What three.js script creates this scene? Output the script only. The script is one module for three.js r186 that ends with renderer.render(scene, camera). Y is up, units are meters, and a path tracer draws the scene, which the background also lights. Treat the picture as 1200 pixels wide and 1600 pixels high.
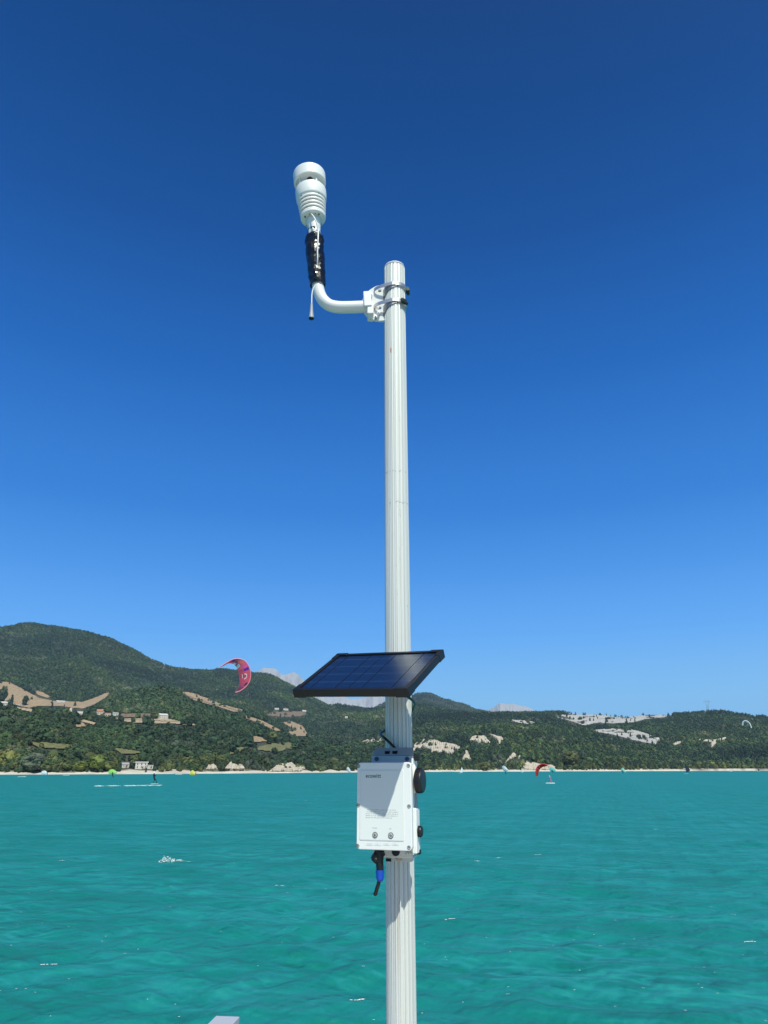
import * as THREE from 'three';
import { mergeGeometries, mergeVertices, toCreasedNormals } from 'three/addons/utils/BufferGeometryUtils.js';
import { RoundedBoxGeometry } from 'three/addons/geometries/RoundedBoxGeometry.js';
import { MarchingCubes } from 'three/addons/objects/MarchingCubes.js';
import { ImprovedNoise } from 'three/addons/math/ImprovedNoise.js';

// ------------------------------------------------------------------ camera, sky, sun, exposure
const scene = new THREE.Scene();
const F = 1080, PITCH = Math.atan(401.5 / 1080), ROLL = THREE.MathUtils.degToRad(-0.14), EYE = new THREE.Vector3(0, 4, 0);
const camera = new THREE.PerspectiveCamera(2 * Math.atan(800 / F) * 180 / Math.PI, 0.75, 0.05, 40000);
camera.position.copy(EYE);
camera.rotation.set(PITCH, 0, ROLL, 'YXZ');
camera.updateMatrixWorld();

const EXPO = 1.16;
const SUN_AZ = 16.7 * Math.PI / 180, SUN_EL = 53.7 * Math.PI / 180;
const SUN = new THREE.Vector3(Math.sin(SUN_AZ) * Math.cos(SUN_EL), Math.sin(SUN_EL), Math.cos(SUN_AZ) * Math.cos(SUN_EL));
const sun = new THREE.DirectionalLight(new THREE.Color().setRGB(0.98, 1, 0.88), 4.1);
sun.position.copy(SUN).multiplyScalar(60).add(new THREE.Vector3(0, 3, -2));
sun.target.position.set(0, 4, -2);
sun.castShadow = true; sun.shadow.mapSize.set(4096, 4096);
Object.assign(sun.shadow.camera, { left: -4, right: 4, top: 4, bottom: -4, near: 1, far: 200 });
scene.add(sun, sun.target);

const lin = c => c <= 0.04045 ? c / 12.92 : Math.pow((c + 0.055) / 1.055, 2.4);
const srgb = (r, g, b) => [lin(r / 255), lin(g / 255), lin(b / 255)];
const sstep = (a, b, x) => { const t = Math.min(1, Math.max(0, (x - a) / (b - a))); return t * t * (3 - 2 * t); };
const lerp = (a, b, t) => a + (b - a) * t;
{
  // clear air: the colour follows the height above the horizon, and the air scatters more, and whiter, towards the sun
  const stops = [[0, 152, 211, 253], [5, 138, 202, 253], [10, 101, 176, 252], [15, 76, 152, 237], [20, 53, 131, 219], [31, 30, 102, 188], [41, 19, 81, 157], [49, 8, 70, 140], [57, 3, 62, 128], [90, 3, 53, 114]];
  const W = 512, H = 256, data = new Float32Array(W * H * 4), d = new THREE.Vector3();
  for (let j = 0; j < H; j++) for (let i = 0; i < W; i++) {
    const v = (j + 0.5) / H, u = (i + 0.5) / W, el = (v - 0.5) * Math.PI, az = (u - 0.5) * 2 * Math.PI;
    d.set(Math.cos(el) * Math.cos(az), Math.sin(el), Math.cos(el) * Math.sin(az));
    const e = Math.max(0, el * 180 / Math.PI);
    let k = 0; while (k < stops.length - 2 && stops[k + 1][0] < e) k++;
    const t = (e - stops[k][0]) / (stops[k + 1][0] - stops[k][0]);
    const a = srgb(...stops[k].slice(1)), b = srgb(...stops[k + 1].slice(1));
    const ang = Math.acos(Math.min(1, d.dot(SUN))) * 180 / Math.PI;
    const near = 1.1 * Math.exp(-ang / 11), wide = Math.exp(-Math.pow(ang / 37, 2.6));
    for (let c = 0; c < 3; c++) {
      let L = lerp(a[c], b[c], t);
      L = L * (1 - 0.5 * wide) / EXPO + (near + wide * 0.26) * [1.06, 1, 0.84][c];
      data[(j * W + i) * 4 + c] = L;
    }
    data[(j * W + i) * 4 + 3] = 1;
  }
  const sky = new THREE.DataTexture(data, W, H, THREE.RGBAFormat, THREE.FloatType);
  sky.mapping = THREE.EquirectangularReflectionMapping; sky.magFilter = THREE.LinearFilter; sky.minFilter = THREE.LinearFilter; sky.needsUpdate = true;
  scene.background = sky; scene.environment = sky;
}
scene.fog = new THREE.FogExp2(new THREE.Color().setRGB(0.42, 0.68, 1.0), 0.00004);
const renderer = new THREE.WebGLRenderer({ antialias: true });
renderer.setSize(768, 1024);
renderer.toneMapping = THREE.LinearToneMapping;
renderer.toneMappingExposure = EXPO;
renderer.shadowMap.enabled = true; renderer.shadowMap.type = THREE.PCFSoftShadowMap;

// ------------------------------------------------------------------ helpers
let seed = 7;
const rnd = () => { seed = (seed + 0x6D2B79F5) | 0; let t = Math.imul(seed ^ (seed >>> 15), 1 | seed); t = (t + Math.imul(t ^ (t >>> 7), 61 | t)) ^ t; return ((t ^ (t >>> 14)) >>> 0) / 4294967296; };
const rr = (a, b) => a + (b - a) * rnd();
const PN = new ImprovedNoise(), noise = (x, y, z = 0) => PN.noise(x + 31.7, y + 12.3, z + 5.1);
const fbm = (x, y, z = 0, o = 4) => { let s = 0, a = 0.5; for (let i = 0; i < o; i++) { s += a * noise(x, y, z); x = x * 2.03 + 7; y = y * 2.03 + 3; z *= 2.03; a *= 0.5; } return s; };
const ridge = (x, y, z = 0, o = 4) => { let s = 0, a = 0.5; for (let i = 0; i < o; i++) { s += a * (1 - 2 * Math.abs(noise(x, y, z))); x = x * 2.1 + 7; y = y * 2.1 + 3; z *= 2.1; a *= 0.5; } return s; };
const V = (x, y, z) => new THREE.Vector3(x, y, z);
const used = {};
const numbered = n => { const k = used[n] = (used[n] ?? -1) + 1; return k ? `${n}_${String(k).padStart(3, '0')}` : n; };
const std = (rgb, roughness = 0.6, metalness = 0, more = {}) => new THREE.MeshStandardMaterial({ color: new THREE.Color().setRGB(...rgb), roughness, metalness, ...more });
const phys = (rgb, roughness, more = {}) => new THREE.MeshPhysicalMaterial({ color: new THREE.Color().setRGB(...rgb), roughness, ...more });
function thing(name, label, category, pos = [0, 0, 0], yaw = 0, group) {
  const o = new THREE.Group(); o.name = numbered(name); o.position.set(...pos); o.rotation.y = yaw;
  o.userData = { label, category }; if (group) o.userData.group = group;
  scene.add(o); return o;
}
function part(name, geo, mat, parent, more) {
  const m = new THREE.Mesh(Array.isArray(geo) ? join(geo) : geo, mat); m.name = parent === scene ? numbered(name) : name;
  m.castShadow = m.receiveShadow = true; if (more) m.userData = more; parent.add(m); return m;
}
const struct = (name, geo, mat, more = {}) => part(name, geo, mat, scene, { kind: 'structure', ...more });
function join(list) {
  list = list.map(g => { g = g.index ? g.toNonIndexed() : g; if (!g.attributes.uv) g.setAttribute('uv', new THREE.BufferAttribute(new Float32Array(g.attributes.position.count * 2), 2)); return g; });
  return mergeGeometries(list);
}
const move = (g, x, y, z) => g.translate(x, y, z);
const rbox = (w, h, d, r = 0.002, s = 2) => new RoundedBoxGeometry(w, h, d, s, r);
const tube = (pts, r, n = 40, m = 12) => new THREE.TubeGeometry(new THREE.CatmullRomCurve3(pts, false, 'centripetal'), n, r, m);
const lathe = (pts, n = 48) => new THREE.LatheGeometry(pts.map(p => new THREE.Vector2(...p)), n);
// a cylinder between two points, with its ends closed
function rod(a, b, r, r2 = r, n = 14) {
  const l = a.distanceTo(b), g = new THREE.CylinderGeometry(r2, r, l, n); g.translate(0, l / 2, 0);
  g.applyQuaternion(new THREE.Quaternion().setFromUnitVectors(V(0, 1, 0), b.clone().sub(a).normalize())); return g.translate(a.x, a.y, a.z);
}
// flat strip (a band of metal) swept along a closed or open path lying in a level plane
function band(pts, h, th, closed) {
  const c = new THREE.CatmullRomCurve3(pts, closed, 'centripetal'), n = 90, pos = [], idx = [];
  for (let i = 0; i <= n; i++) {
    const p = c.getPointAt(i / n), t = c.getTangentAt(i / n), o = V(t.z, 0, -t.x).normalize();
    for (const [a, b] of [[-1, -1], [1, -1], [1, 1], [-1, 1]]) pos.push(p.x + o.x * a * th / 2, p.y + b * h / 2, p.z + o.z * a * th / 2);
  }
  for (let i = 0; i < n; i++) for (let k = 0; k < 4; k++) { const a = i * 4 + k, b = i * 4 + (k + 1) % 4; idx.push(a, b, a + 4, b, b + 4, a + 4); }
  if (!closed) idx.push(0, 2, 1, 0, 3, 2, n * 4, n * 4 + 1, n * 4 + 2, n * 4, n * 4 + 2, n * 4 + 3);
  const g = new THREE.BufferGeometry(); g.setAttribute('position', new THREE.Float32BufferAttribute(pos, 3)); g.setIndex(idx);
  return toCreasedNormals(g, 0.6);
}
// line of sight through a point of the 1200 x 1600 photograph
function ray(px, py) { return V((px - 600) / F, (800 - py) / F, -1).applyQuaternion(camera.quaternion).normalize(); }
const at = (px, py, z) => { const d = ray(px, py); return EYE.clone().addScaledVector(d, (z - EYE.z) / d.z); };
const azel = (px, py) => { const d = ray(px, py); return [Math.atan2(d.x, -d.z), Math.atan2(d.y, Math.hypot(d.x, d.z))]; };
const toEye = camera.quaternion.clone().invert(), toPixel = p => { const q = p.clone().sub(EYE).applyQuaternion(toEye); return [600 - F * q.x / q.z, 800 + F * q.y / q.z]; };
const pol = (az, r, y) => V(Math.sin(az) * r, y, -Math.cos(az) * r);
function canvasTex(w, h, draw, color = true) {
  const c = document.createElement('canvas'); c.width = w; c.height = h; draw(c.getContext('2d'), w, h);
  const t = new THREE.CanvasTexture(c); if (color) t.colorSpace = THREE.SRGBColorSpace; t.wrapS = t.wrapT = THREE.RepeatWrapping; t.anisotropy = 8; return t;
}
function dataTex(w, h, f, repeat = 1) {
  const a = new Uint8Array(w * h * 4);
  for (let j = 0; j < h; j++) for (let i = 0; i < w; i++) { const v = f(i, j); for (let c = 0; c < 4; c++) a[(j * w + i) * 4 + c] = c < 3 ? Math.max(0, Math.min(255, (Array.isArray(v) ? v[c] : v) * 255)) : 255; }
  const t = new THREE.DataTexture(a, w, h); t.wrapS = t.wrapT = THREE.RepeatWrapping; t.magFilter = THREE.LinearFilter; t.minFilter = THREE.LinearMipmapLinearFilter; t.repeat.set(repeat, repeat); t.needsUpdate = true; return t;
}
const inside = (poly, x, y) => { let c = false; for (let i = 0, j = poly.length - 1; i < poly.length; j = i++) { const [a, b] = poly[i], [d, e] = poly[j]; if ((b > y) !== (e > y) && x < (d - a) * (y - b) / (e - b) + a) c = !c; } return c; };
function table(points) {   // smooth function through [x, value] points, with level ends
  return x => {
    if (x <= points[0][0]) return points[0][1]; const n = points.length - 1; if (x >= points[n][0]) return points[n][1];
    let i = 0, hi = n; while (hi - i > 1) { const m = (i + hi) >> 1; if (points[m][0] < x) i = m; else hi = m; }
    const t = (x - points[i][0]) / (points[i + 1][0] - points[i][0]);
    const m = k => k <= 0 || k >= n ? 0 : (points[k + 1][1] - points[k - 1][1]) / (points[k + 1][0] - points[k - 1][0]);
    const d = points[i + 1][0] - points[i][0], t2 = t * t, t3 = t2 * t;
    return (2 * t3 - 3 * t2 + 1) * points[i][1] + (t3 - 2 * t2 + t) * d * m(i) + (-2 * t3 + 3 * t2) * points[i + 1][1] + (t3 - t2) * d * m(i + 1);
  };
}

// ------------------------------------------------------------------ the lake
{
  const W = 48, waves = [];
  for (let i = 0; i < 46; i++) {
    const L = 0.6 * Math.pow(6, rnd()), dir = -1.9 + rr(-1.15, 1.15), k = 2 * Math.PI / L;
    waves.push([Math.cos(dir) * k, Math.sin(dir) * k, 0.0058 * Math.pow(L, 0.75), rnd() * 6.283]);
  }
  const height = (x, z, dr) => {
    let h = 0; const patch = 0.75 + 0.6 * noise(x * 0.07, z * 0.07);
    for (const [kx, kz, a, p] of waves) { const q = Math.hypot(kx, kz) * dr; if (q > 3) continue; const s = Math.sin(kx * x + kz * z + p); h += a * (s + 0.35 * s * s - 0.17) * (q > 1.5 ? (3 - q) / 1.5 : 1); }
    return h * patch;
  };
  const azs = []; for (let a = -180; a < -35; a += 5) azs.push(a); for (let a = -35; a <= 35; a += 0.12) azs.push(a); for (let a = 40; a <= 180; a += 5) azs.push(a);
  const rs = [0.02, 3, 6, 9, 11]; let r = 12; while (r < 200) { rs.push(r); r += Math.min(0.8, Math.max(0.08, r * r * 0.0004)); } while (r < 14000) { rs.push(r); r *= 1.035; }
  const pos = [], uv = [], idx = [], n = azs.length;
  for (let i = 0; i < rs.length; i++) for (const a of azs) {
    const q = a * Math.PI / 180, x = Math.sin(q) * rs[i], z = -Math.cos(q) * rs[i];
    const dr = Math.max((rs[i + 1] ?? rs[i] * 1.05) - rs[i], rs[i] * 0.0021), h = rs[i] < 2500 && Math.abs(a) <= 35 && rs[i] > 10 ? height(x, z, dr) : 0;
    pos.push(x, h, z); uv.push(x, z);
  }
  for (let i = 0; i + 1 < rs.length; i++) for (let j = 0; j + 1 < n; j++) { const p = i * n + j; idx.push(p, p + 1, p + n, p + 1, p + n + 1, p + n); }
  const g = new THREE.BufferGeometry(); g.setAttribute('position', new THREE.Float32BufferAttribute(pos, 3)); g.setAttribute('uv', new THREE.Float32BufferAttribute(uv, 2)); g.setIndex(idx); g.computeVertexNormals();
  // ripples: a periodic field of short waves, in two sizes of tile
  const ripple = (count, lo, hi, spread) => {
    const S = 512, f = new Float32Array(S * S); let mx = 0;
    for (let q = 0; q < count; q++) {
      const kk = lo * Math.pow(hi / lo, rnd()), d = -1.9 + rr(-spread, spread), kx = Math.round(Math.cos(d) * kk), ky = Math.round(Math.sin(d) * kk), ph = rnd() * 6.283, am = Math.pow(Math.max(1, Math.hypot(kx, ky)), -1.15);
      for (let j = 0; j < S; j++) for (let i = 0; i < S; i++) f[j * S + i] += am * Math.sin((kx * i + ky * j) * 2 * Math.PI / S + ph);
    }
    for (const v of f) mx = Math.max(mx, Math.abs(v));
    return dataTex(S, S, (i, j) => { const v = f[j * S + i] / mx; return 0.5 + 0.5 * (v + 0.3 * Math.abs(v) - 0.1); });
  };
  const bump = ripple(60, 7, 95, 1.3); bump.repeat.set(1 / 13.7, 1 / 13.7); bump.rotation = 0.12;
  // sky reflection on wave backs, painted into the colour as pale bluish wisps
  const skyWisps = dataTex(640, 640, (i, j) => { const t = (f, g, q) => { const a = i / 640, b = j / 640, w = (u, v) => noise(u * f, v * g, q); const k = a, l = b; return (w(k, l) * (1 - k) + w(k - 1, l) * k) * (1 - l) + (w(k, l - 1) * (1 - k) + w(k - 1, l - 1) * k) * l; }; const r = 1 - Math.abs(t(9, 22, 1)) * 2.2, r2 = 1 - Math.abs(t(24, 46, 4)) * 2.4, m = 0.5 + 0.9 * t(4, 7, 8); const v = 0.14 * Math.max(0, m) * (Math.max(0, r) ** 3 + 0.7 * Math.max(0, r2) ** 3) + 0.07 * t(5, 8, 2) + 0.05 * (rnd() - 0.5); const q = Math.max(-0.12, 1.7 * v - 0.035); return [0.36 + 2.6 * Math.max(0, q), 0.72 + 1.15 * q, 0.72 + 1.75 * q]; });
  skyWisps.repeat.set(1 / 17.3, 1 / 17.3); skyWisps.rotation = 0.3;
  const mat = phys([0.018, 0.236, 0.212], 0.45, { map: skyWisps, ior: 1.33, specularIntensity: 0.6, bumpMap: bump, bumpScale: 0.19 });
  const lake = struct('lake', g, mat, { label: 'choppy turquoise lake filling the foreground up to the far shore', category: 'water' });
  lake.userData.height = undefined;

  // whitecaps, foam, and small flecks standing in for sun glints
  const foam = std([0.66, 0.74, 0.74], 0.9);
  const fleck = (list, x, z, w, d, hh, n, dy = 0) => {
    for (let i = 0; i < n; i++) {
      const a = rnd() * 6.283, q = Math.sqrt(rnd()), s = rr(0.25, 1) * Math.min(w, d) * 0.5 + 0.007, g = new THREE.IcosahedronGeometry(s, 1), p = g.attributes.position, px = x + Math.cos(a) * q * w, pz = z + Math.sin(a) * q * d, ph = rnd() * 50;
      for (let k = 0; k < p.count; k++) { const m = 0.7 + 0.8 * noise(p.getX(k) / s * 1.3 + ph, p.getY(k) / s * 1.3, p.getZ(k) / s * 1.3); p.setXYZ(k, p.getX(k) * m * 1.5, p.getY(k) * m * 0.45 * (1 - 0.4 * q) * hh, p.getZ(k) * m); }
      g.computeVertexNormals(); list.push(g.translate(px, height(px, pz, 0.1) + 0.01 + dy, pz));
    }
  };
  const onWater = (px, py) => { const d = ray(px, py); const t = -4 / d.y; return [d.x * t, d.z * t]; };
  const caps = [];
  { const [x, z] = onWater(266, 1346); for (let i = 0; i < 150; i++) { const u = rnd(), a = Math.pow(rnd(), 1.6); if (noise(u * 9, a * 5, 7) < -0.18) continue; fleck(caps, x + (u - 0.5) * 0.95, z + rr(-0.25, 0.2) * (1 - u * 0.6), 0.05, 0.05 + 0.03 * (1 - u), 2, 1, Math.max(0, 0.16 + 0.14 * noise(u * 6, 3) - a * 0.1) * rnd() * (1 - 0.5 * u)); } fleck(caps, x + 0.75, z + 0.02, 0.5, 0.05, 0.6, 16); }
  const spots = [[98, 1346], [380, 1346], [436, 1383], [75, 1508], [1023, 1296], [477, 1252], [745, 1345], [780, 1340], [658, 1226], [742, 1226], [925, 1223], [995, 1225], [52, 1232], [116, 1232], [1020, 1250], [840, 1335], [1170, 1470], [700, 1440], [560, 1560], [250, 1300]];
  for (const [px, py] of spots) { const [x, z] = onWater(px, py), s = 1 + Math.hypot(x, z) / 110; fleck(caps, x, z, 0.16 * s, 0.035 * s, 0.7, 9); }
  for (let i = 0; i < 210; i++) { const px = rr(-60, 1260), py = 1216 + 384 * Math.pow(rnd(), 1.5), [x, z] = onWater(px, py), s = rr(0.4, 1.15) * (0.5 + Math.hypot(x, z) / 150); fleck(caps, x, z, 0.06 * s, 0.014 * s, 0.9, 2); }  // tiny pale flecks added in place of sun glints
  part('whitecap_and_glint', caps, foam, scene, { kind: 'stuff', label: 'scattered white foam crests and flecks standing in for sun glints on the turquoise water', category: 'foam' });
  const wake = [];
  for (let i = 0; i < 150; i++) { const t = Math.pow(rnd(), 0.8), px = lerp(252, 150, t), [x, z] = onWater(px, 1227.3 + rr(-0.5, 0.5) + t * 0.9); if (noise(px * 0.09, 4) < -0.22 && t > 0.3) continue; fleck(wake, x, z, 0.7, 0.34, 1.7 - 0.7 * t, 3); }
  part('wake', wake, foam, scene, { kind: 'stuff', label: 'white foam wake behind the kite rider on the left', category: 'foam' });
}

// ------------------------------------------------------------------ hills
const shoreTab = table([[-200, 1210.6], [0, 1210.4], [60, 1210.2], [300, 1209], [450, 1207.8], [560, 1206.9], [700, 1205.8], [900, 1205.1], [1200, 1204.3], [1400, 1203.9]].map(([x, y]) => { const [a, e] = azel(x, y); return [a, 4 / Math.tan(-e)]; }));
const shore = az => shoreTab(az) + 9 * noise(az * 60, 2) + 5 * noise(az * 160, 7);
function layer(line, R, base, k, tree, backSlope = 0.22) {
  const pts = line.map(([x, y]) => azel(x, y)), e = table(pts), Rf = typeof R === 'number' ? () => R : table(R.map(([x, v]) => [azel(x, 1150)[0], v]));
  const bf = typeof base === 'function' ? base : () => base;
  return (az, r) => {
    const Rr = Rf(az), crest = 4 + Rr * Math.tan(e(az)) - tree, b = bf(az);
    if (crest < 0 || r < b) return -30;
    if (r > Rr) return crest - (r - Rr) * backSlope - (r - Rr) * (r - Rr) * 0.00002;
    return crest * Math.pow((r - b) / (Rr - b), k);
  };
}
const layers = [
  layer([[-250, 1090], [0, 1100], [60, 1106], [110, 1113], [180, 1117], [260, 1122], [330, 1122], [400, 1137], [450, 1152], [520, 1167], [600, 1176], [680, 1184], [760, 1192], [850, 1200]], [[-200, 1050], [300, 1150], [600, 1250]], az => shore(az) + 8, 1.0, 6),
  layer([[60, 1150], [125, 1114], [150, 1098], [172, 1083], [200, 1076], [250, 1075], [290, 1082], [330, 1096], [385, 1113], [440, 1139], [485, 1161], [540, 1195]], 1750, 1050, 1.0, 6),
  layer([[-300, 990], [-120, 976], [0, 980], [60, 981], [130, 984], [165, 994], [200, 1012], [240, 1028], [270, 1037], [345, 1044], [400, 1050], [440, 1058], [470, 1074], [500, 1094], [530, 1114], [580, 1155], [620, 1190]], 3500, 1250, 1.3, 7),
  layer([[330, 1140], [380, 1127], [430, 1114], [480, 1108], [520, 1103], [560, 1104], [600, 1099], [640, 1096], [700, 1103], [760, 1112], [820, 1132], [900, 1170]], 3100, 1350, 1.1, 7),
  layer([[540, 1130], [570, 1110], [600, 1097], [640, 1086], [662, 1083], [700, 1092], [740, 1105], [780, 1114], [840, 1130]], 5200, 3000, 1.1, 7),
  layer([[520, 1185], [560, 1155], [620, 1122], [680, 1108], [750, 1109], [800, 1109], [860, 1109], [900, 1111], [960, 1111], [1010, 1112], [1060, 1112], [1110, 1110], [1150, 1114], [1200, 1119], [1300, 1135], [1500, 1165]], [[600, 2300], [900, 2500], [1200, 2700]], az => shore(az) + 60, 1.1, 6),
  layer([[560, 1195], [640, 1166], [700, 1146], [760, 1132], [820, 1129], [880, 1132], [930, 1141], [980, 1155], [1030, 1172], [1060, 1184], [1100, 1199]], [[600, 1500], [1050, 1750]], az => shore(az) + 24, 1.0, 6),
  layer([[980, 1200], [1020, 1191], [1060, 1183], [1100, 1175], [1150, 1168], [1200, 1163], [1300, 1155], [1500, 1150]], [[1000, 1750], [1200, 1850]], az => shore(az) + 26, 1.0, 6),
];
function hillHeight(az, r) {
  const s = r - shore(az); if (s < -12) return -3;
  let h = s < 0 ? s * 0.12 : Math.min(s * 0.15, 2.1 + 2 * noise(az * 70, 5) + 1.2 * noise(az * 260, 6)) + Math.max(0, s - 19) * 0.02;
  let m = -30; const K = 7;
  for (const L of layers) { const v = L(az, r); const d = Math.max(0, K - Math.abs(m - v)) / K; m = Math.max(m, v) + d * d * K * 0.25; }
  const x = Math.sin(az) * r, z = -Math.cos(az) * r, w = sstep(15, 220, s);
  m += w * (fbm(x * 0.0032, z * 0.0032, 1, 3) * Math.min(60, 8 + m * 0.12) - Math.abs(noise(x * 0.006, z * 0.006, 9)) * Math.min(22, m * 0.06));
  return Math.max(h, m);
}
// elevation reached so far along each direction: to find where lines of sight end, and which slopes are in sight
const TA = 900, TA0 = -0.6, TA1 = 0.6, TR = 260, maxEl = new Float32Array(TA * TR), tabH = new Float32Array(TA * TR), rOf = k => 500 * Math.pow(12, k / TR);
for (let i = 0; i < TA; i++) { const az = lerp(TA0, TA1, (i + 0.5) / TA), r0 = shore(az); let m = -1; for (let k = 0; k < TR; k++) { const r = rOf(k); if (r > r0) { const h = tabH[i * TR + k] = hillHeight(az, r); m = Math.max(m, (h - 4) / r); } maxEl[i * TR + k] = m; } }
// where the line of sight through a photo point first meets the hills
function hit(px, py, rMin = 0) {
  const [az, e] = azel(px, py), t = Math.tan(e), c = Math.min(TA - 2, Math.max(1, Math.floor((az - TA0) / (TA1 - TA0) * TA))); let k = 0; while (k < TR - 1 && Math.max(maxEl[(c - 1) * TR + k], maxEl[c * TR + k], maxEl[(c + 1) * TR + k]) < t - 0.0012) k++;
  let r = Math.max(rMin, shore(az) + 1, k > 2 ? rOf(k - 2) : 0), step = 5;
  for (; r < 6000; r += step) { if (hillHeight(az, r) >= 4 + r * t) { for (let q = 0; q < 7; q++) { step /= 2; r += hillHeight(az, r) >= 4 + r * t ? -step : step; } return pol(az, r, hillHeight(az, r)); } step = 3 + r * 0.0015; }
  return null;
}
{
  const pos = [], col = [], idx = [], uv = [], A0 = -0.66, A1 = 0.66, NA = 620, ss = [-14, -8, -4, -1]; let s = 0; while (s < 5600) { ss.push(s); s += s < 40 ? 3 : 3 + s * 0.0065; }
  const sand = [0.56, 0.5, 0.42], soil = [0.05, 0.052, 0.028], NS = ss.length;
  for (let i = 0; i <= NA; i++) { const az = lerp(A0, A1, i / NA), r0 = shore(az); for (const q of ss) {
    const r = r0 + q, p = pol(az, r, hillHeight(az, r)); pos.push(p.x, p.y, p.z); uv.push(p.x, p.z);
    const n = fbm(p.x * 0.03, p.z * 0.03), grass = sstep(2, 4.2, p.y + n * 6), v = 1 + n * 0.7; for (let c = 0; c < 3; c++) col.push(lerp(sand[c], soil[c], grass) * v);
  } }
  for (let i = 0; i < NA; i++) for (let j = 0; j + 1 < NS; j++) { const a = i * NS + j; idx.push(a, a + NS, a + 1, a + 1, a + NS, a + NS + 1); }
  const g = new THREE.BufferGeometry(); g.setAttribute('position', new THREE.Float32BufferAttribute(pos, 3)); g.setAttribute('color', new THREE.Float32BufferAttribute(col, 3)); g.setAttribute('uv', new THREE.Float32BufferAttribute(uv, 2)); g.setIndex(idx); g.computeVertexNormals();
  struct('hills', g, std([1, 1, 1], 0.95, 0, { vertexColors: true }), { label: 'long range of wooded hills behind the lake with a narrow sandy shore', category: 'hills' });
}
// far bare limestone mountains in the haze
{
  const lines = [[[[360, 1075], [395, 1054], [408, 1045], [420, 1043.5], [432, 1046], [441, 1054], [452, 1052], [460, 1050.5], [470, 1058], [481, 1068], [500, 1082], [515, 1090], [532, 1087], [548, 1092], [570, 1090], [588, 1083], [604, 1094], [640, 1130]], 6300, 'pale rocky mountain far behind the wooded ridge left of the solar panel'],
    [[[735, 1125], [760, 1111], [774, 1103], [782, 1098.5], [790, 1100], [800, 1099.5], [812, 1102], [823, 1104], [840, 1113], [860, 1125]], 6800, 'hazy pale rock crest far behind the right hand ridge']];
  for (const [line, R, label] of lines) {
    const pts = line.map(([x, y]) => azel(x, y)), e = table(pts), a0 = pts[0][0], a1 = pts.at(-1)[0], pos = [], idx = [], NA = 150, NR = 60;
    for (let i = 0; i <= NA; i++) { const az = lerp(a0, a1, i / NA), top = 4 + R * Math.tan(e(az)) + 10 * fbm(az * 300, 1); for (let j = 0; j <= NR; j++) { const t = j / NR * 1.3, r = R - 1400 + 1400 * t, b = top - 330 * Math.max(0, 1 - t) - 250 * Math.max(0, t - 1), n = (ridge(az * 70, t * 1.1, 3, 5)) * 38 * Math.min(1, Math.abs(1 - t) * 3); const p = pol(az, r, Math.max(-20, b + n)); pos.push(p.x, p.y, p.z); } }
    for (let i = 0; i < NA; i++) for (let j = 0; j < NR; j++) { const a = i * (NR + 1) + j; idx.push(a, a + NR + 1, a + 1, a + 1, a + NR + 1, a + NR + 2); }
    const g = new THREE.BufferGeometry(); g.setAttribute('position', new THREE.Float32BufferAttribute(pos, 3)); g.setIndex(idx); g.computeVertexNormals();
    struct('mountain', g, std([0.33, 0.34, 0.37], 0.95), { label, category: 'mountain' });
  }
}

// ------------------------------------------------------------------ fields, rock faces: each traced to its own place on the slopes
const clear = [];   // photo outlines that trees keep out of: [outline, share of trees that may stay]
function patch(poly, lift, shapeFn, keep = () => true, step = 1) {
  let x0 = 1e9, x1 = -1e9, y0 = 1e9, y1 = -1e9; for (const [x, y] of poly) { x0 = Math.min(x0, x); x1 = Math.max(x1, x); y0 = Math.min(y0, y); y1 = Math.max(y1, y); }
  const nx = Math.ceil((x1 - x0) / step) + 1, ny = Math.ceil((y1 - y0) / step) + 1, id = new Map(), pos = [], idx = [], uv = [];
  const vert = (i, j) => {
    const k = i * 9999 + j; if (id.has(k)) return id.get(k);
    const px = x0 + i * step, py = y0 + j * step, h = hit(px, py); let n = -1;
    if (h) { const p = shapeFn(h, px, py); p.y += lift; pos.push(p.x, p.y, p.z); uv.push(p.x, p.z + p.y); n = pos.length / 3 - 1; }
    id.set(k, n); return n;
  };
  for (let i = 0; i < nx; i++) for (let j = 0; j < ny; j++) {
    const cx = x0 + (i + 0.5) * step, cy = y0 + (j + 0.5) * step; if (!inside(poly, cx, cy) || !keep(cx, cy)) continue;
    const a = vert(i, j), b = vert(i + 1, j), c = vert(i, j + 1), d = vert(i + 1, j + 1); if (a < 0 || b < 0 || c < 0 || d < 0) continue;
    const A = V().fromArray(pos, a * 3), D = V().fromArray(pos, d * 3); if (A.distanceTo(D) > 160) continue;
    idx.push(a, c, b, b, c, d);
  }
  const g = new THREE.BufferGeometry(); g.setAttribute('position', new THREE.Float32BufferAttribute(pos, 3)); g.setAttribute('uv', new THREE.Float32BufferAttribute(uv, 2)); g.setIndex(idx); g.computeVertexNormals(); return g;
}
const S_ = 256, speck = dataTex(S_, S_, (i, j) => { const t = (f, s) => noise(i / S_ * f, j / S_ * f, s) ; const v = 0.8 + 0.22 * t(6, 1) + 0.2 * t(17, 2) + 0.2 * (rnd() - 0.5); return v; });
speck.repeat.set(1 / 60, 1 / 60);
const fieldMat = rgb => std(rgb, 0.95, 0, { map: speck });
const TAN = [0.36, 0.26, 0.155], STRAW = [0.42, 0.33, 0.21], BROWN = [0.2, 0.145, 0.1], OLIVE = [0.17, 0.165, 0.065];
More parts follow.
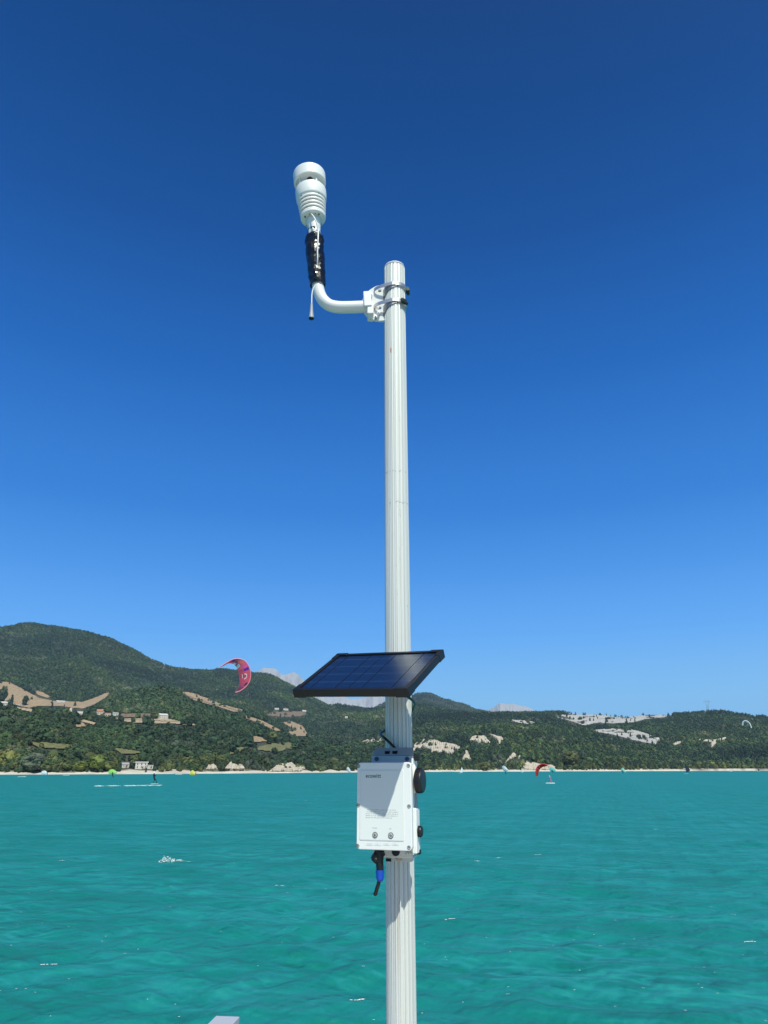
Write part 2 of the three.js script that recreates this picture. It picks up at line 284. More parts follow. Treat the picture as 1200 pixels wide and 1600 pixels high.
const fields = [
  [TAN, 'broad tan stubble field under the left mountain', [[0, 1065], [16, 1067], [40, 1080], [62, 1092], [85, 1096], [130, 1097], [150, 1090], [172, 1081], [166, 1090], [148, 1101], [130, 1108], [108, 1106], [95, 1104], [60, 1104], [45, 1107], [22, 1102], [0, 1097], [-60, 1090], [-60, 1050]]],
  [TAN, 'narrow tan strip of grass above the broad stubble field', [[54, 1079], [66, 1082], [80, 1090], [73, 1091], [58, 1086]]],
  [STRAW, 'small straw coloured plot below the left hamlet', [[27, 1106], [51, 1109], [49, 1113], [28, 1111]]],
  [BROWN, 'brown ploughed field beside the white villa', [[190, 1116], [235, 1116], [233, 1123], [188, 1122]]],
  [STRAW, 'long straw field in front of the white villa', [[174, 1123], [215, 1124], [260, 1124], [300, 1131], [310, 1136], [270, 1132], [230, 1132], [200, 1130]]],
  [TAN, 'tan field along the right flank of the wooded knoll', [[283, 1081], [300, 1083], [325, 1092], [350, 1102], [380, 1110], [384, 1114], [365, 1113], [340, 1105], [318, 1099], [300, 1094]]],
  [TAN, 'small bare plot among trees left of the straw field', [[117, 1129], [130, 1131], [134, 1137], [119, 1138]]],
  [STRAW, 'thin straw strip above the small bare plot', [[124, 1124], [150, 1131], [146, 1134], [126, 1129]]],
  [OLIVE, 'dry green meadow between dark woods near the left edge', [[37, 1162], [60, 1161], [95, 1164], [121, 1167], [118, 1174], [95, 1172], [60, 1170], [50, 1165]]],
  [OLIVE, 'short dry meadow above the beach building', [[175, 1170], [210, 1175], [226, 1178], [207, 1180], [190, 1180]]],
  [OLIVE, 'large olive green meadow above the pale shore cliffs', [[359, 1173], [375, 1169], [400, 1170], [425, 1163], [450, 1161], [482, 1165], [470, 1169], [447, 1173], [430, 1178], [420, 1175], [390, 1173], [375, 1177], [359, 1181]]],
  [TAN, 'small tan field above the olive green meadow', [[395, 1151], [410, 1154], [419, 1160], [397, 1161]]],
  [BROWN, 'reddish brown field below the distant hamlet', [[416, 1114], [470, 1112], [479, 1116], [470, 1120], [440, 1121], [419, 1119]]],
  [TAN, 'tan eroded field right of the dark valley wood', [[441, 1129], [456, 1128], [473, 1135], [479, 1145], [478, 1151], [460, 1151], [449, 1147], [455, 1138]]],
  [TAN, 'thin bare track running down the spur to the right', [[372, 1116], [395, 1122], [415, 1129], [440, 1143], [430, 1143], [405, 1131], [383, 1123]]],
];
for (const [rgb, label, poly] of fields) { clear.push([poly, 0.02]); struct('field', patch(poly, 1.7, h => h), fieldMat(rgb), { label, category: 'field' }); }
const rockMat = std([0.58, 0.51, 0.4], 0.95, 0, { map: speck });
const limeMat = std([0.47, 0.45, 0.42], 0.95, 0, { map: speck });
const cliffs = [
  ['broad pale cliff with deep gullies right of the pole', [[644, 1174], [646, 1165], [652, 1158], [656, 1162], [662, 1154], [668, 1157], [676, 1155], [684, 1157], [690, 1160], [697, 1160], [705, 1162], [711, 1163], [718, 1166], [724, 1176], [716, 1176], [711, 1174], [706, 1178], [698, 1177], [694, 1174], [686, 1176], [680, 1174], [674, 1176], [672, 1170], [664, 1169], [660, 1166], [655, 1171]]],
  ['slender pale rock pyramid right of the broad cliff', [[722, 1187], [725, 1178], [728, 1171], [731, 1173], [736, 1187]]],
  ['pale cliff patch high in the pine slope', [[733, 1157], [737, 1151], [743, 1149], [750, 1150], [756, 1149], [761, 1153], [767, 1161], [759, 1161], [753, 1159], [748, 1162], [742, 1157]]],
  ['thin pale scree curving down beside the high cliff patch', [[761, 1146], [768, 1147], [778, 1150], [784, 1151], [788, 1156], [783, 1157], [782, 1163], [779, 1163], [776, 1155], [768, 1150]]],
  ['pointed pale rock face above the white wing', [[788, 1193], [793, 1186], [798, 1180], [802, 1174], [807, 1179], [806, 1184], [797, 1187]]],
  ['small pale rock tooth right of the pointed rock face', [[809, 1184], [812, 1179], [814, 1178], [814, 1184], [811, 1187]]],
  ['pale shore cliff behind the red kite', [[816, 1198], [820, 1192], [824, 1188], [829, 1193], [833, 1191], [842, 1193], [850, 1195], [862, 1195], [868, 1198], [868, 1203], [830, 1203], [818, 1202]]],
  ['white slanting shore cliff left of the box', [[420, 1206], [427, 1200], [434, 1194], [439, 1189], [441, 1192], [446, 1191], [450, 1193], [456, 1191], [460, 1195], [466, 1198], [474, 1196], [480, 1194], [482, 1199], [474, 1203], [470, 1206]]],
  ['cream shore cliff below the olive green meadow', [[349, 1204], [354, 1197], [358, 1193], [361, 1189], [364, 1194], [370, 1195], [377, 1194], [382, 1199], [384, 1205]]],
  ['small white shore bluff left of the cream cliff', [[322, 1202], [325, 1195], [329, 1196], [334, 1194], [338, 1197], [341, 1203]]],
  ['pale rocks in the slope left of the pole', [[563, 1160], [568, 1157], [574, 1155], [581, 1152], [588, 1153], [585, 1158], [592, 1158], [595, 1150], [598, 1152], [597, 1163], [590, 1165], [588, 1160], [576, 1161]]],
  ['orange and white gully in the far right slope', [[1096, 1158], [1104, 1155], [1114, 1156], [1124, 1154], [1138, 1150], [1134, 1155], [1124, 1159], [1118, 1163], [1112, 1169], [1110, 1163], [1112, 1160]]],
  ['two pale stones left of the orange gully', [[1051, 1162], [1058, 1159], [1065, 1158], [1064, 1162], [1054, 1165]]],
  ['short white bank left of the orange gully', [[1085, 1159], [1094, 1154], [1097, 1156], [1090, 1159]]],
];
for (const [label, poly] of cliffs) {
  clear.push([poly, 0.1, null, 0.7]);
  const ragged = (x, y) => { let e = 9; for (let i = 0, j = poly.length - 1; i < poly.length; j = i++) { const [a, b] = poly[i], [c, d] = poly[j], t = Math.max(0, Math.min(1, ((x - a) * (c - a) + (y - b) * (d - b)) / ((c - a) ** 2 + (d - b) ** 2))); e = Math.min(e, Math.hypot(x - a - t * (c - a), y - b - t * (d - b))); } return e > 1.1 * (noise(x * 0.9, y * 0.6, 3) + 0.25); };
  const g = patch(poly, 0.4, (h, px, py) => {
    let edge = 9; for (let i = 0, j = poly.length - 1; i < poly.length; j = i++) { const [a, b] = poly[i], [c, d] = poly[j], t = Math.max(0, Math.min(1, ((px - a) * (c - a) + (py - b) * (d - b)) / ((c - a) ** 2 + (d - b) ** 2))); edge = Math.min(edge, Math.hypot(px - a - t * (c - a), py - b - t * (d - b))); }
    const away = inside(poly, px, py) ? sstep(0, 1.6, edge) : 0, rib = ridge(px * 0.3, py * 0.06, 2, 3), out = away * (2.5 + 6.5 * rib + 2 * noise(px, py));
    const q = h.clone(), flat = V(-q.x, 0, -q.z).normalize(); return q.addScaledVector(flat, out).add(V(0, away * (0.6 + 1.2 * rib), 0));
  }, ragged, 0.4);
  struct('cliff', g, rockMat, { label, category: 'cliff' });
}
const outcrops = [
  ['wide band of bare grey limestone along the right hilltop', [[866, 1120], [900, 1113], [915, 1111], [955, 1111], [990, 1110], [1040, 1111], [1052, 1116], [1040, 1121], [1010, 1124], [990, 1129], [960, 1131], [935, 1130], [912, 1134], [895, 1128]], -0.2],
  ['broken limestone terraces below the hilltop band', [[922, 1142], [950, 1139], [985, 1140], [1003, 1144], [1024, 1152], [1028, 1164], [1008, 1161], [985, 1156], [960, 1149]], -0.12],
  ['thin pale ledge in the pines left of the limestone band', [[799, 1125], [820, 1126], [843, 1130], [828, 1132], [805, 1129]], -0.2],
];
for (const [label, poly, th] of outcrops) {
  const keep = (x, y) => fbm(x * 0.045, y * 0.3, 4, 3) + 0.25 * noise(x * 0.5, y * 0.9, 1) > th;
  clear.push([poly, 0.03, keep]);
  struct('rock_outcrop', patch(poly, 0.7, (h, px, py) => h.clone().add(V(0, 1.2 * ridge(px * 0.12, py * 0.7, 6, 3), 0)), keep, 0.6), limeMat, { label, category: 'rock' });
}

// ------------------------------------------------------------------ buildings on the hills and the beach
const wallWhite = std([0.6, 0.57, 0.51], 0.85), wallCream = std([0.55, 0.47, 0.36], 0.85), roofTile = std([0.36, 0.17, 0.09], 0.8), roofPale = std([0.5, 0.47, 0.44], 0.7), roofGrey = std([0.3, 0.29, 0.28], 0.7), winDark = std([0.03, 0.035, 0.045], 0.25), wood = std([0.09, 0.05, 0.03], 0.8);
const pxSize = (p, n) => n * p.distanceTo(EYE) / 1130;
function house(px, py, wpx, hpx, label, o = {}) {
  const p = hit(px, py); if (!p) return; const w = pxSize(p, wpx), h = pxSize(p, hpx), d = w * (o.deep ?? 0.65), yaw = -Math.atan2(p.x, -p.z) + (o.yaw ?? 0.25);
  const t = thing(o.name ?? 'house', label, o.cat ?? 'house', [p.x, p.y - 0.6, p.z], yaw), wall = o.wall ?? wallWhite, roof = o.roof ?? roofTile, eave = h * (o.flat ? 0.86 : 0.62);
  part('wall', move(new THREE.BoxGeometry(w, eave + 0.6, d), 0, eave / 2 + 0.3, 0), wall, t);
  if (o.flat) part('roof', move(new THREE.BoxGeometry(w * 1.12, h - eave, d * 1.15), 0, 0.602 + eave + (h - eave) / 2, 0), roof, t);
  else {
    const s = new THREE.Shape(); s.moveTo(-d / 2, 0); s.lineTo(d / 2, 0); s.lineTo(0, h - eave - 0.4);
    part('gable', move(new THREE.ExtrudeGeometry(s, { depth: w - 0.02, bevelEnabled: false }).rotateY(Math.PI / 2), -w / 2 + 0.01, eave + 0.6, 0), wall, t);
    const sl = Math.hypot(d / 2, h - eave) * 1.1, an = Math.atan2(h - eave, d / 2); const parts = [];
    for (const q of [-1, 1]) { const b = new THREE.BoxGeometry(w * 1.06, 0.25, sl); b.translate(0, 0, sl / 2); b.rotateX(q > 0 ? an : Math.PI - an); b.translate(0, h + 0.62, 0); parts.push(b); }
    const rf = part('roof', parts, roof, t); part('chimney', move(new THREE.BoxGeometry(w * 0.06, h * 0.2, w * 0.06), w * 0.27, h * 0.93 + 0.6, 0), wall, rf);
  }
  const nw = Math.max(2, Math.round(w / 4.5)); for (let i = 0; i < nw; i++) for (let fl = 0; fl < (eave > 5 ? 2 : 1); fl++) { const wn = part('window', move(new THREE.BoxGeometry(w * 0.07, 1.3, 0.1), -w / 2 + (i + 0.5) * w / nw, 2.2 + fl * 2.6, d / 2 + 0.02), winDark, t); part('sill', move(new THREE.BoxGeometry(w * 0.085, 0.12, 0.3), -w / 2 + (i + 0.5) * w / nw, 1.48 + fl * 2.6, d / 2 + 0.1), roofPale, wn); }
  part('door', move(new THREE.BoxGeometry(1.1, 2.1, 0.12), w * 0.12, 1.66, d / 2 + 0.03), wood, t);
  clear.push([[[px - wpx * 0.55, py - hpx * 1.05], [px + wpx * 0.55, py - hpx * 1.05], [px + wpx * 0.5, py + 1.5], [px - wpx * 0.5, py + 1.5]], 0]);
  return t;
}
house(94, 1098.5, 11, 3.4, 'long low white barn on the broad stubble field', { roof: roofPale, deep: 0.4 });
house(111, 1112, 5, 6.5, 'tall white gabled house at the foot of the stubble field', { yaw: 1.3 });
house(125, 1117, 8, 4.6, 'white house just right of the tall gabled house', { roof: roofPale });
house(156, 1117, 10, 8, 'farmhouse with steep orange tiled roof in the left hamlet', { wall: wallCream });
house(168, 1119, 8, 4.5, 'low orange roofed shed right of the steep roofed farmhouse');
house(180, 1118, 8, 4.5, 'white house with pale roof at the right end of the left hamlet', { roof: roofGrey });
house(254, 1122.5, 13, 7, 'large white villa standing above the long straw field', { roof: roofPale, yaw: 0.4 });
house(5, 1102, 9, 5, 'pale house at the left edge of the photo', { roof: roofPale });
house(26, 1102, 6, 4, 'small pale house between trees near the left edge', { roof: roofTile });
house(36, 1102.5, 5, 3.5, 'low white cottage under the lone tree in the stubble field');
house(432, 1109, 6.5, 2.6, 'white farm at the left end of the distant hamlet', { roof: roofPale });
house(446, 1110, 8, 2.5, 'long white farm in the middle of the distant hamlet', { roof: roofPale, deep: 0.4 });
house(475, 1112.5, 6, 2.9, 'white house at the right end of the distant hamlet', { roof: roofPale });
house(541, 1122, 4, 2.6, 'white house alone in the central wooded valley', { roof: roofPale });
house(1028, 1157, 4, 4, 'small white hut on the slope right of the limestone terraces', { roof: roofPale });
house(219, 1201, 17, 9.5, 'two storey white beach building under the trees', { flat: true, roof: wallWhite, name: 'beach_building', cat: 'building' });
house(234, 1201, 8, 5, 'small white kiosk beside the beach building', { flat: true, roof: wallWhite, name: 'kiosk', cat: 'kiosk' });
house(195, 1199, 10, 6.5, 'grey roofed boathouse left of the beach building', { roof: roofGrey, wall: roofPale, name: 'boathouse', cat: 'boathouse' });

// ------------------------------------------------------------------ trees
const white3 = (g, r = 1, gg = 1, b = 1) => { const n = g.attributes.position.count, a = new Float32Array(n * 3); for (let i = 0; i < n; i++) a.set([r, gg, b], i * 3); g.setAttribute('color', new THREE.BufferAttribute(a, 3)); return g; };
// a crown of unit height: a broken core with leaf clumps thrown round it
function crownShape(kind, leaves, core, leaf, nl = 9) {
  const list = [], lobes = [];
  const radius = y => kind === 'cone' ? 0.3 * Math.pow(1 - y, 0.8) * (y < 0.08 ? y / 0.08 : 1) + 0.02 : kind === 'column' ? 0.24 * Math.sin(Math.PI * Math.min(1, y * 0.92 + 0.08)) : 0.46 * Math.sqrt(Math.max(0, 1 - Math.pow((y - 0.5) / 0.52, 2)));
  const g = new THREE.IcosahedronGeometry(1, core), p = g.attributes.position, ph = rnd() * 90;
  for (let i = 0; i < p.count; i++) {
    const x = p.getX(i), y = p.getY(i), z = p.getZ(i), yy = (y + 1) / 2, q = Math.hypot(x, z) || 1e-4, R = radius(Math.min(0.98, Math.max(0.02, yy))) * (0.82 + 0.55 * noise(x * 1.7 + ph, y * 1.7, z * 1.7) + 0.35 * noise(x * 4 + ph, y * 4, z * 4));
    p.setXYZ(i, x / q * R, yy * (0.94 + 0.12 * noise(x * 3 + ph, 5, z * 3)), z / q * R);
  }
  g.deleteAttribute('uv'); g.computeVertexNormals(); list.push(g);
  if (leaves) {
    for (let i = 0; i < nl; i++) { const y = rr(0.12, 0.95), a = rnd() * 6.283; lobes.push([Math.cos(a) * radius(y) * 0.75, y, Math.sin(a) * radius(y) * 0.75, nl > 9 ? rr(0.08, 0.17) : rr(0.12, 0.22)]); }
    const pos = []; for (let i = 0; i < leaves; i++) {
      const L = lobes[i % nl], d = V(rnd() - 0.5, rnd() - 0.42, rnd() - 0.5).normalize(), q = L[3] * rr(0.75, 1.12), c = V(L[0] + d.x * q, L[1] + d.y * q * 0.85, L[2] + d.z * q);
      const t1 = V(rnd() - 0.5, rnd() - 0.5, rnd() - 0.5).cross(d).normalize(), t2 = d.clone().cross(t1), s = leaf * rr(0.6, 1.3);
      for (const [a, b] of [[-1, -0.6], [1, -0.5], [0.1, 1]]) pos.push(c.x + t1.x * a * s + t2.x * b * s, c.y + t1.y * a * s + t2.y * b * s, c.z + t1.z * a * s + t2.z * b * s);
    }
    const f = new THREE.BufferGeometry(); f.setAttribute('position', new THREE.Float32BufferAttribute(pos, 3)); f.computeVertexNormals(); list.push(f);
  }
  const out = mergeGeometries(list.map(q => { q = q.index ? q.toNonIndexed() : q; q.deleteAttribute('uv'); return q; })); return out;
}
const foliage = std([1, 1, 1], 0.9), bark = std([0.09, 0.065, 0.045], 0.95);
const nearCrowns = [0, 1, 2, 3].map(() => crownShape('round', 230, 2, 0.07)).concat([0, 1].map(() => crownShape('cone', 150, 2, 0.055)));
const farCrowns = [0, 1, 2, 3].map(() => crownShape('round', 46, 1, 0.13)).concat([0, 1, 2].map(() => crownShape('cone', 40, 1, 0.09)));
const woods = {
  near: ['broadleaf wood climbing from the left beach to the fields', []],
  knoll: ['dense wood covering the rounded knoll below the left mountain', []],
  mountain: ['dark forest covering the tall mountain on the left', []],
  valley: ['bluish green forest in the valley behind the solar panel', []],
  pines: ['dark pine wood on the slope right of the pole', []],
  ridge: ['scattered wood and scrub on the far right ridge', []],
};
{
  const NA = TA, A0 = -0.55, A1 = 0.55, NR = TR;
  const M4 = new THREE.Matrix4(), Q = new THREE.Quaternion(), UPV = V(0, 1, 0);
  let r = 520; const px0 = a => a, boxes = new Map();
  const near = (poly, x, y) => { let b = boxes.get(poly); if (!b) { b = [1e9, -1e9, 1e9, -1e9]; for (const [u, v] of poly) { b[0] = Math.min(b[0], u - 14); b[1] = Math.max(b[1], u + 14); b[2] = Math.min(b[2], v - 3); b[3] = Math.max(b[3], v + 32); } boxes.set(poly, b); } return x > b[0] && x < b[1] && y > b[2] && y < b[3]; };
  while (r < 5300) {
    const sp = r < 1400 ? 6 : r < 2300 ? 7.4 : r < 3700 ? 9 : 12, da = sp / r;
    for (let az = A0 + rnd() * da; az < A1; az += da) {
      const a = az + rr(-0.42, 0.42) * da, q = r + rr(-0.45, 0.45) * sp, s = q - shore(a); if (s < (px0(a) > 0.02 ? 11 : 16) + 20 * noise(a * 90, 3)) continue;
      const i = Math.min(NA - 1, Math.max(0, Math.floor((a - TA0) / (TA1 - TA0) * NA))), k = Math.max(0, Math.floor(Math.log(q / 500) / Math.log(12) * NR) - 1);
      if (s > 60 && (Math.max(tabH[i * NR + k], tabH[i * NR + Math.min(NR - 1, k + 2)]) + 26) / q < maxEl[i * NR + Math.min(NR - 1, k)] - 0.001) continue;
      const h = hillHeight(a, q);
      if (h < 1.5 || (h + 11 - 4) / q < maxEl[i * NR + Math.min(NR - 1, k)] - 0.001) continue;
      const p = pol(a, q, h), [px, py] = toPixel(p);
      const right = sstep(600, 760, px), pine = (px > 620 ? 0.72 : q > 2000 ? 0.45 : 0.1) + 0.5 * noise(p.x * 0.004, p.z * 0.004, 2), cone = rnd() < pine;
      let size = (q < 1400 ? 6 + 9 * rnd() * rnd() + 2 * rnd() : rr(8, 13.5)) * (1 + 0.5 * noise(p.x * 0.012, p.z * 0.012, 8)) * (s < 45 ? 0.62 : 1) * (right > 0.5 ? 0.86 : 1);
      const ty = py - size * 1130 / q; let skip = false;
      const hw = size * 0.4 * 1130 / q;
      let shrink = 1; for (const [poly, share, keep, small] of clear) if (near(poly, px, py)) for (const [x2, y] of [[px, py], [px, lerp(py, ty, 0.2)], [px, lerp(py, ty, 0.4)], [px, lerp(py, ty, 0.6)], [px, lerp(py, ty, 0.78)], [px, ty + 0.4], [px - hw, lerp(py, ty, 0.35)], [px + hw, lerp(py, ty, 0.35)], [px - hw, lerp(py, ty, 0.65)], [px + hw, lerp(py, ty, 0.65)]]) if (inside(poly, x2, y) && (!keep || keep(x2, y)) && (share === 0 || hashKeep(px, q) > share)) skip = true; else if (small && inside(poly, px, y)) shrink = small;
      if (skip) continue; size *= shrink;
      const w = q < 1500 ? (px < 620 ? 'near' : 'pines') : px < 420 && q < 1900 ? 'knoll' : px < 500 && q < 3700 ? 'mountain' : px < 720 || q > 2900 ? 'valley' : q < 1900 && px < 1060 ? 'pines' : 'ridge';
      // leaf colour: patches of kinds, and each tree its own
      const n = fbm(p.x * 0.005, p.z * 0.005, 5, 4), far = sstep(1300, 2400, q), v = lerp(rr(0.66, 1.5), rr(0.84, 1.24), far) * (1.08 + 0.85 * n);
      let c = cone ? [0.017, 0.038, 0.021] : [0.028, 0.055, 0.02];
      if (!cone && rnd() < 0.12) c = [0.062, 0.082, 0.026]; if (!cone && noise(p.x * 0.015, p.z * 0.015, 3) > 0.36) c = [0.07, 0.088, 0.05];
      if (s < 60 && rnd() < 0.4) c = [0.085, 0.1, 0.028];
      const kind = noise(p.x * 0.0028, p.z * 0.0028, 14) + 0.35 * noise(p.x * 0.011, p.z * 0.011, 2), cool = sstep(0.1, 0.22, kind), warm = sstep(0.12, 0.28, -kind); c = [c[0] * (1 - 0.36 * cool + 0.42 * warm), c[1] * (1 - 0.28 * cool + 0.26 * warm), c[2] * (1 - 0.16 * cool + 0.05 * warm)];
      woods[w][1].push([p, size, cone, q < 1300, c.map(x => x * v), size * rr(0.85, 1.25) * (cone ? 0.95 : 1)]);
    }
    r += sp * 0.92;
  }
  function hashKeep(x, y) { const v = Math.sin(x * 127.1 + y * 311.7) * 43758.5453; return v - Math.floor(v); }
  for (const key in woods) {
    const [label, trees] = woods[key]; if (!trees.length) continue;
    const g = thing('forest', label, 'forest'); g.userData.kind = 'stuff';
    for (const near of [true, false]) for (const cone of [true, false]) {
      const all = near ? nearCrowns : farCrowns, nr = near ? 4 : 4, shapes = cone ? all.slice(nr) : all.slice(0, nr), sel = trees.filter(t => t[2] === cone && t[3] === near);
      shapes.forEach((geo, v) => {
        const mine = sel.filter((_, i) => i % shapes.length === v); if (!mine.length) return;
        const im = new THREE.InstancedMesh(geo, foliage, mine.length); im.name = cone ? 'conifer_crowns' : 'tree_crowns'; im.userData = { kind: 'stuff' }; im.castShadow = im.receiveShadow = true;
        mine.forEach(([p, size, , , c, w], i) => { im.setMatrixAt(i, M4.compose(V(p.x, p.y - size * 0.06, p.z), Q.setFromAxisAngle(UPV, rnd() * 6.283), V(w, size, w))); im.setColorAt(i, new THREE.Color().setRGB(...c)); });
        g.add(im);
      });
    }
    console.log(key, trees.length);
  }
}
// trees that stand out singly
function tree(px, pyBase, wpx, hpx, rgb, label, kind = 'round') {
  const p = hit(px, pyBase) ?? hit(px, pyBase - 1); if (!p) return; const w = pxSize(p, wpx) / 0.92, h = pxSize(p, hpx), t = thing('tree', label, 'tree', [p.x, p.y, p.z], rnd() * 6);
  const limbs = [rod(V(0, -0.5, 0), V(0.1, h * 0.5, 0), h * 0.035, h * 0.02, 8)]; for (let i = 0; i < 5; i++) { const a = i * 1.26 + rnd(); limbs.push(rod(V(0.05, h * rr(0.2, 0.4), 0), V(Math.cos(a) * w * 0.28, h * rr(0.5, 0.75), Math.sin(a) * w * 0.28), h * 0.014, h * 0.006, 6)); }
  part('trunk', limbs, bark, t);
  const c = crownShape(kind, 2600, 3, 0.03, 34); c.scale(w, h * 0.9, w); c.translate(0, h * 0.1, 0); part('crown', c, std(rgb, 0.9), t);
}
tree(50, 1207, 30, 26, [0.1, 0.12, 0.075], 'large grey green willow on the left beach');
tree(70, 1207, 16, 14, [0.075, 0.095, 0.03], 'low round bush just right of the grey green willow');
tree(104, 1205, 14, 13, [0.08, 0.105, 0.03], 'small dull green tree left of the lime green trees');
tree(124, 1206, 20, 14, [0.14, 0.17, 0.03], 'low lime green tree on the left beach');
tree(152, 1206, 28, 23, [0.135, 0.17, 0.03], 'tallest lime green tree on the left beach');
tree(173, 1206, 20, 14, [0.11, 0.125, 0.03], 'olive green tree right of the tallest lime green one');
tree(38, 1103, 8, 14, [0.03, 0.05, 0.02], 'lone dark tree standing in the broad stubble field');
tree(17, 1103, 8, 15, [0.03, 0.05, 0.02], 'pointed dark tree between the hamlet houses near the left edge', 'cone');
tree(2, 1100, 12, 24, [0.035, 0.055, 0.022], 'tall dark tree cut by the left edge');
tree(81, 1106, 5, 7, [0.025, 0.04, 0.02], 'small pointed tree on the lower edge of the stubble field', 'cone');
tree(240, 1124, 11, 11, [0.085, 0.1, 0.032], 'light green tree left of the white villa');
tree(426, 1161, 14, 17, [0.09, 0.115, 0.032], 'rounded light green tree above the olive meadow');
tree(893, 1198, 26, 22, [0.09, 0.1, 0.03], 'olive yellow tree on the shore right of the red kite');
tree(756, 1204, 18, 11, [0.1, 0.11, 0.035], 'yellowish shore tree left of the white wing');

// lattice power pylon on the right hilltop
{
  const p = hit(1107, 1113) ?? hit(1107, 1114), H = pxSize(p, 17), t = thing('power_pylon', 'steel lattice power pylon on the right hilltop', 'pylon', [p.x, p.y - 1, p.z], -0.4), steel = std([0.3, 0.32, 0.34], 0.6, 0.5);
  const W = H * 0.11, w = H * 0.045, leg = 0.35, legs = [];
  for (const [a, b] of [[-1, -1], [1, -1], [1, 1], [-1, 1]]) part('leg', rod(V(a * W, 0, b * W), V(a * w, H * 0.62, b * w), leg), steel, t);
  for (let i = 0; i < 6; i++) { const f = q => lerp(W, w, q), y0 = i / 6, y1 = (i + 1) / 6; for (const s of [-1, 1]) legs.push(rod(V(-f(y0), y0 * H * 0.62, s * f(y0)), V(f(y1), y1 * H * 0.62, s * f(y1)), 0.16, 0.16, 5), rod(V(f(y0), y0 * H * 0.62, s * f(y0)), V(-f(y1), y1 * H * 0.62, s * f(y1)), 0.16, 0.16, 5), rod(V(s * f(y0), y0 * H * 0.62, -f(y0)), V(s * f(y1), y1 * H * 0.62, f(y1)), 0.16, 0.16, 5)); }
  part('bracing', legs, steel, t);
  part('head', [rod(V(-w, H * 0.62, 0), V(-H * 0.15, H * 0.9, 0), 0.4), rod(V(w, H * 0.62, 0), V(H * 0.15, H * 0.9, 0), 0.4), rod(V(-H * 0.15, H * 0.9, 0), V(-H * 0.12, H, 0), 0.3), rod(V(H * 0.15, H * 0.9, 0), V(H * 0.12, H, 0), 0.3)], steel, t);
  part('crossarm', [rod(V(-H * 0.28, H * 0.9, 0), V(H * 0.28, H * 0.9, 0), 0.45), rod(V(-H * 0.15, H * 0.95, 0), V(H * 0.15, H * 0.95, 0), 0.25)], steel, t);
  for (const s of [-0.26, 0, 0.26]) part('insulator', rod(V(s * H, H * 0.9, 0), V(s * H, H * 0.82, 0), 0.3), steel, t);
}

// ------------------------------------------------------------------ people, kites, wings and boats on the lake
const onLake = (px, py) => { const d = ray(px, py), t = -4 / d.y; return V(d.x * t, 0, d.z * t); };
// one continuous body from joints: tapered capsules joined with a smooth minimum
function bodyGeo(bones, lo, hi, res) {
  const mc = new MarchingCubes(res, new THREE.MeshBasicMaterial(), false, false, 60000), c = lo.clone().add(hi).multiplyScalar(0.5), half = Math.max(hi.x - lo.x, hi.y - lo.y, hi.z - lo.z) / 2;
  mc.isolation = 0; const p = V(), ab = V(), ap = V();
  for (let z = 0; z < res; z++) for (let y = 0; y < res; y++) for (let x = 0; x < res; x++) {
    p.set((x - res / 2) / (res / 2) * half + c.x, (y - res / 2) / (res / 2) * half + c.y, (z - res / 2) / (res / 2) * half + c.z); let d = 9;
    for (const [a, b, r1, r2] of bones) { ab.subVectors(b, a); ap.subVectors(p, a); const t = Math.min(1, Math.max(0, ap.dot(ab) / (ab.lengthSq() || 1e-9))), q = ap.addScaledVector(ab, -t).length() - lerp(r1, r2, t), k = 0.05, h = Math.max(0, k - Math.abs(d - q)) / k; d = Math.min(d, q) - h * h * k * 0.25; }
    mc.field[z * res * res + y * res + x] = -d;
  }
  mc.update(); const n = mc.count, pos = new Float32Array(n * 3), nor = new Float32Array(n * 3);
  for (let i = 0; i < n * 3; i++) { pos[i] = mc.positionArray[i] * half + c.getComponent(i % 3); nor[i] = mc.normalArray[i]; }
  const g = new THREE.BufferGeometry(); g.setAttribute('position', new THREE.BufferAttribute(pos, 3)); g.setAttribute('normal', new THREE.BufferAttribute(nor, 3)); return g;
}
const suitDark = std([0.014, 0.017, 0.024], 0.6), skin = std([0.42, 0.25, 0.17], 0.6);
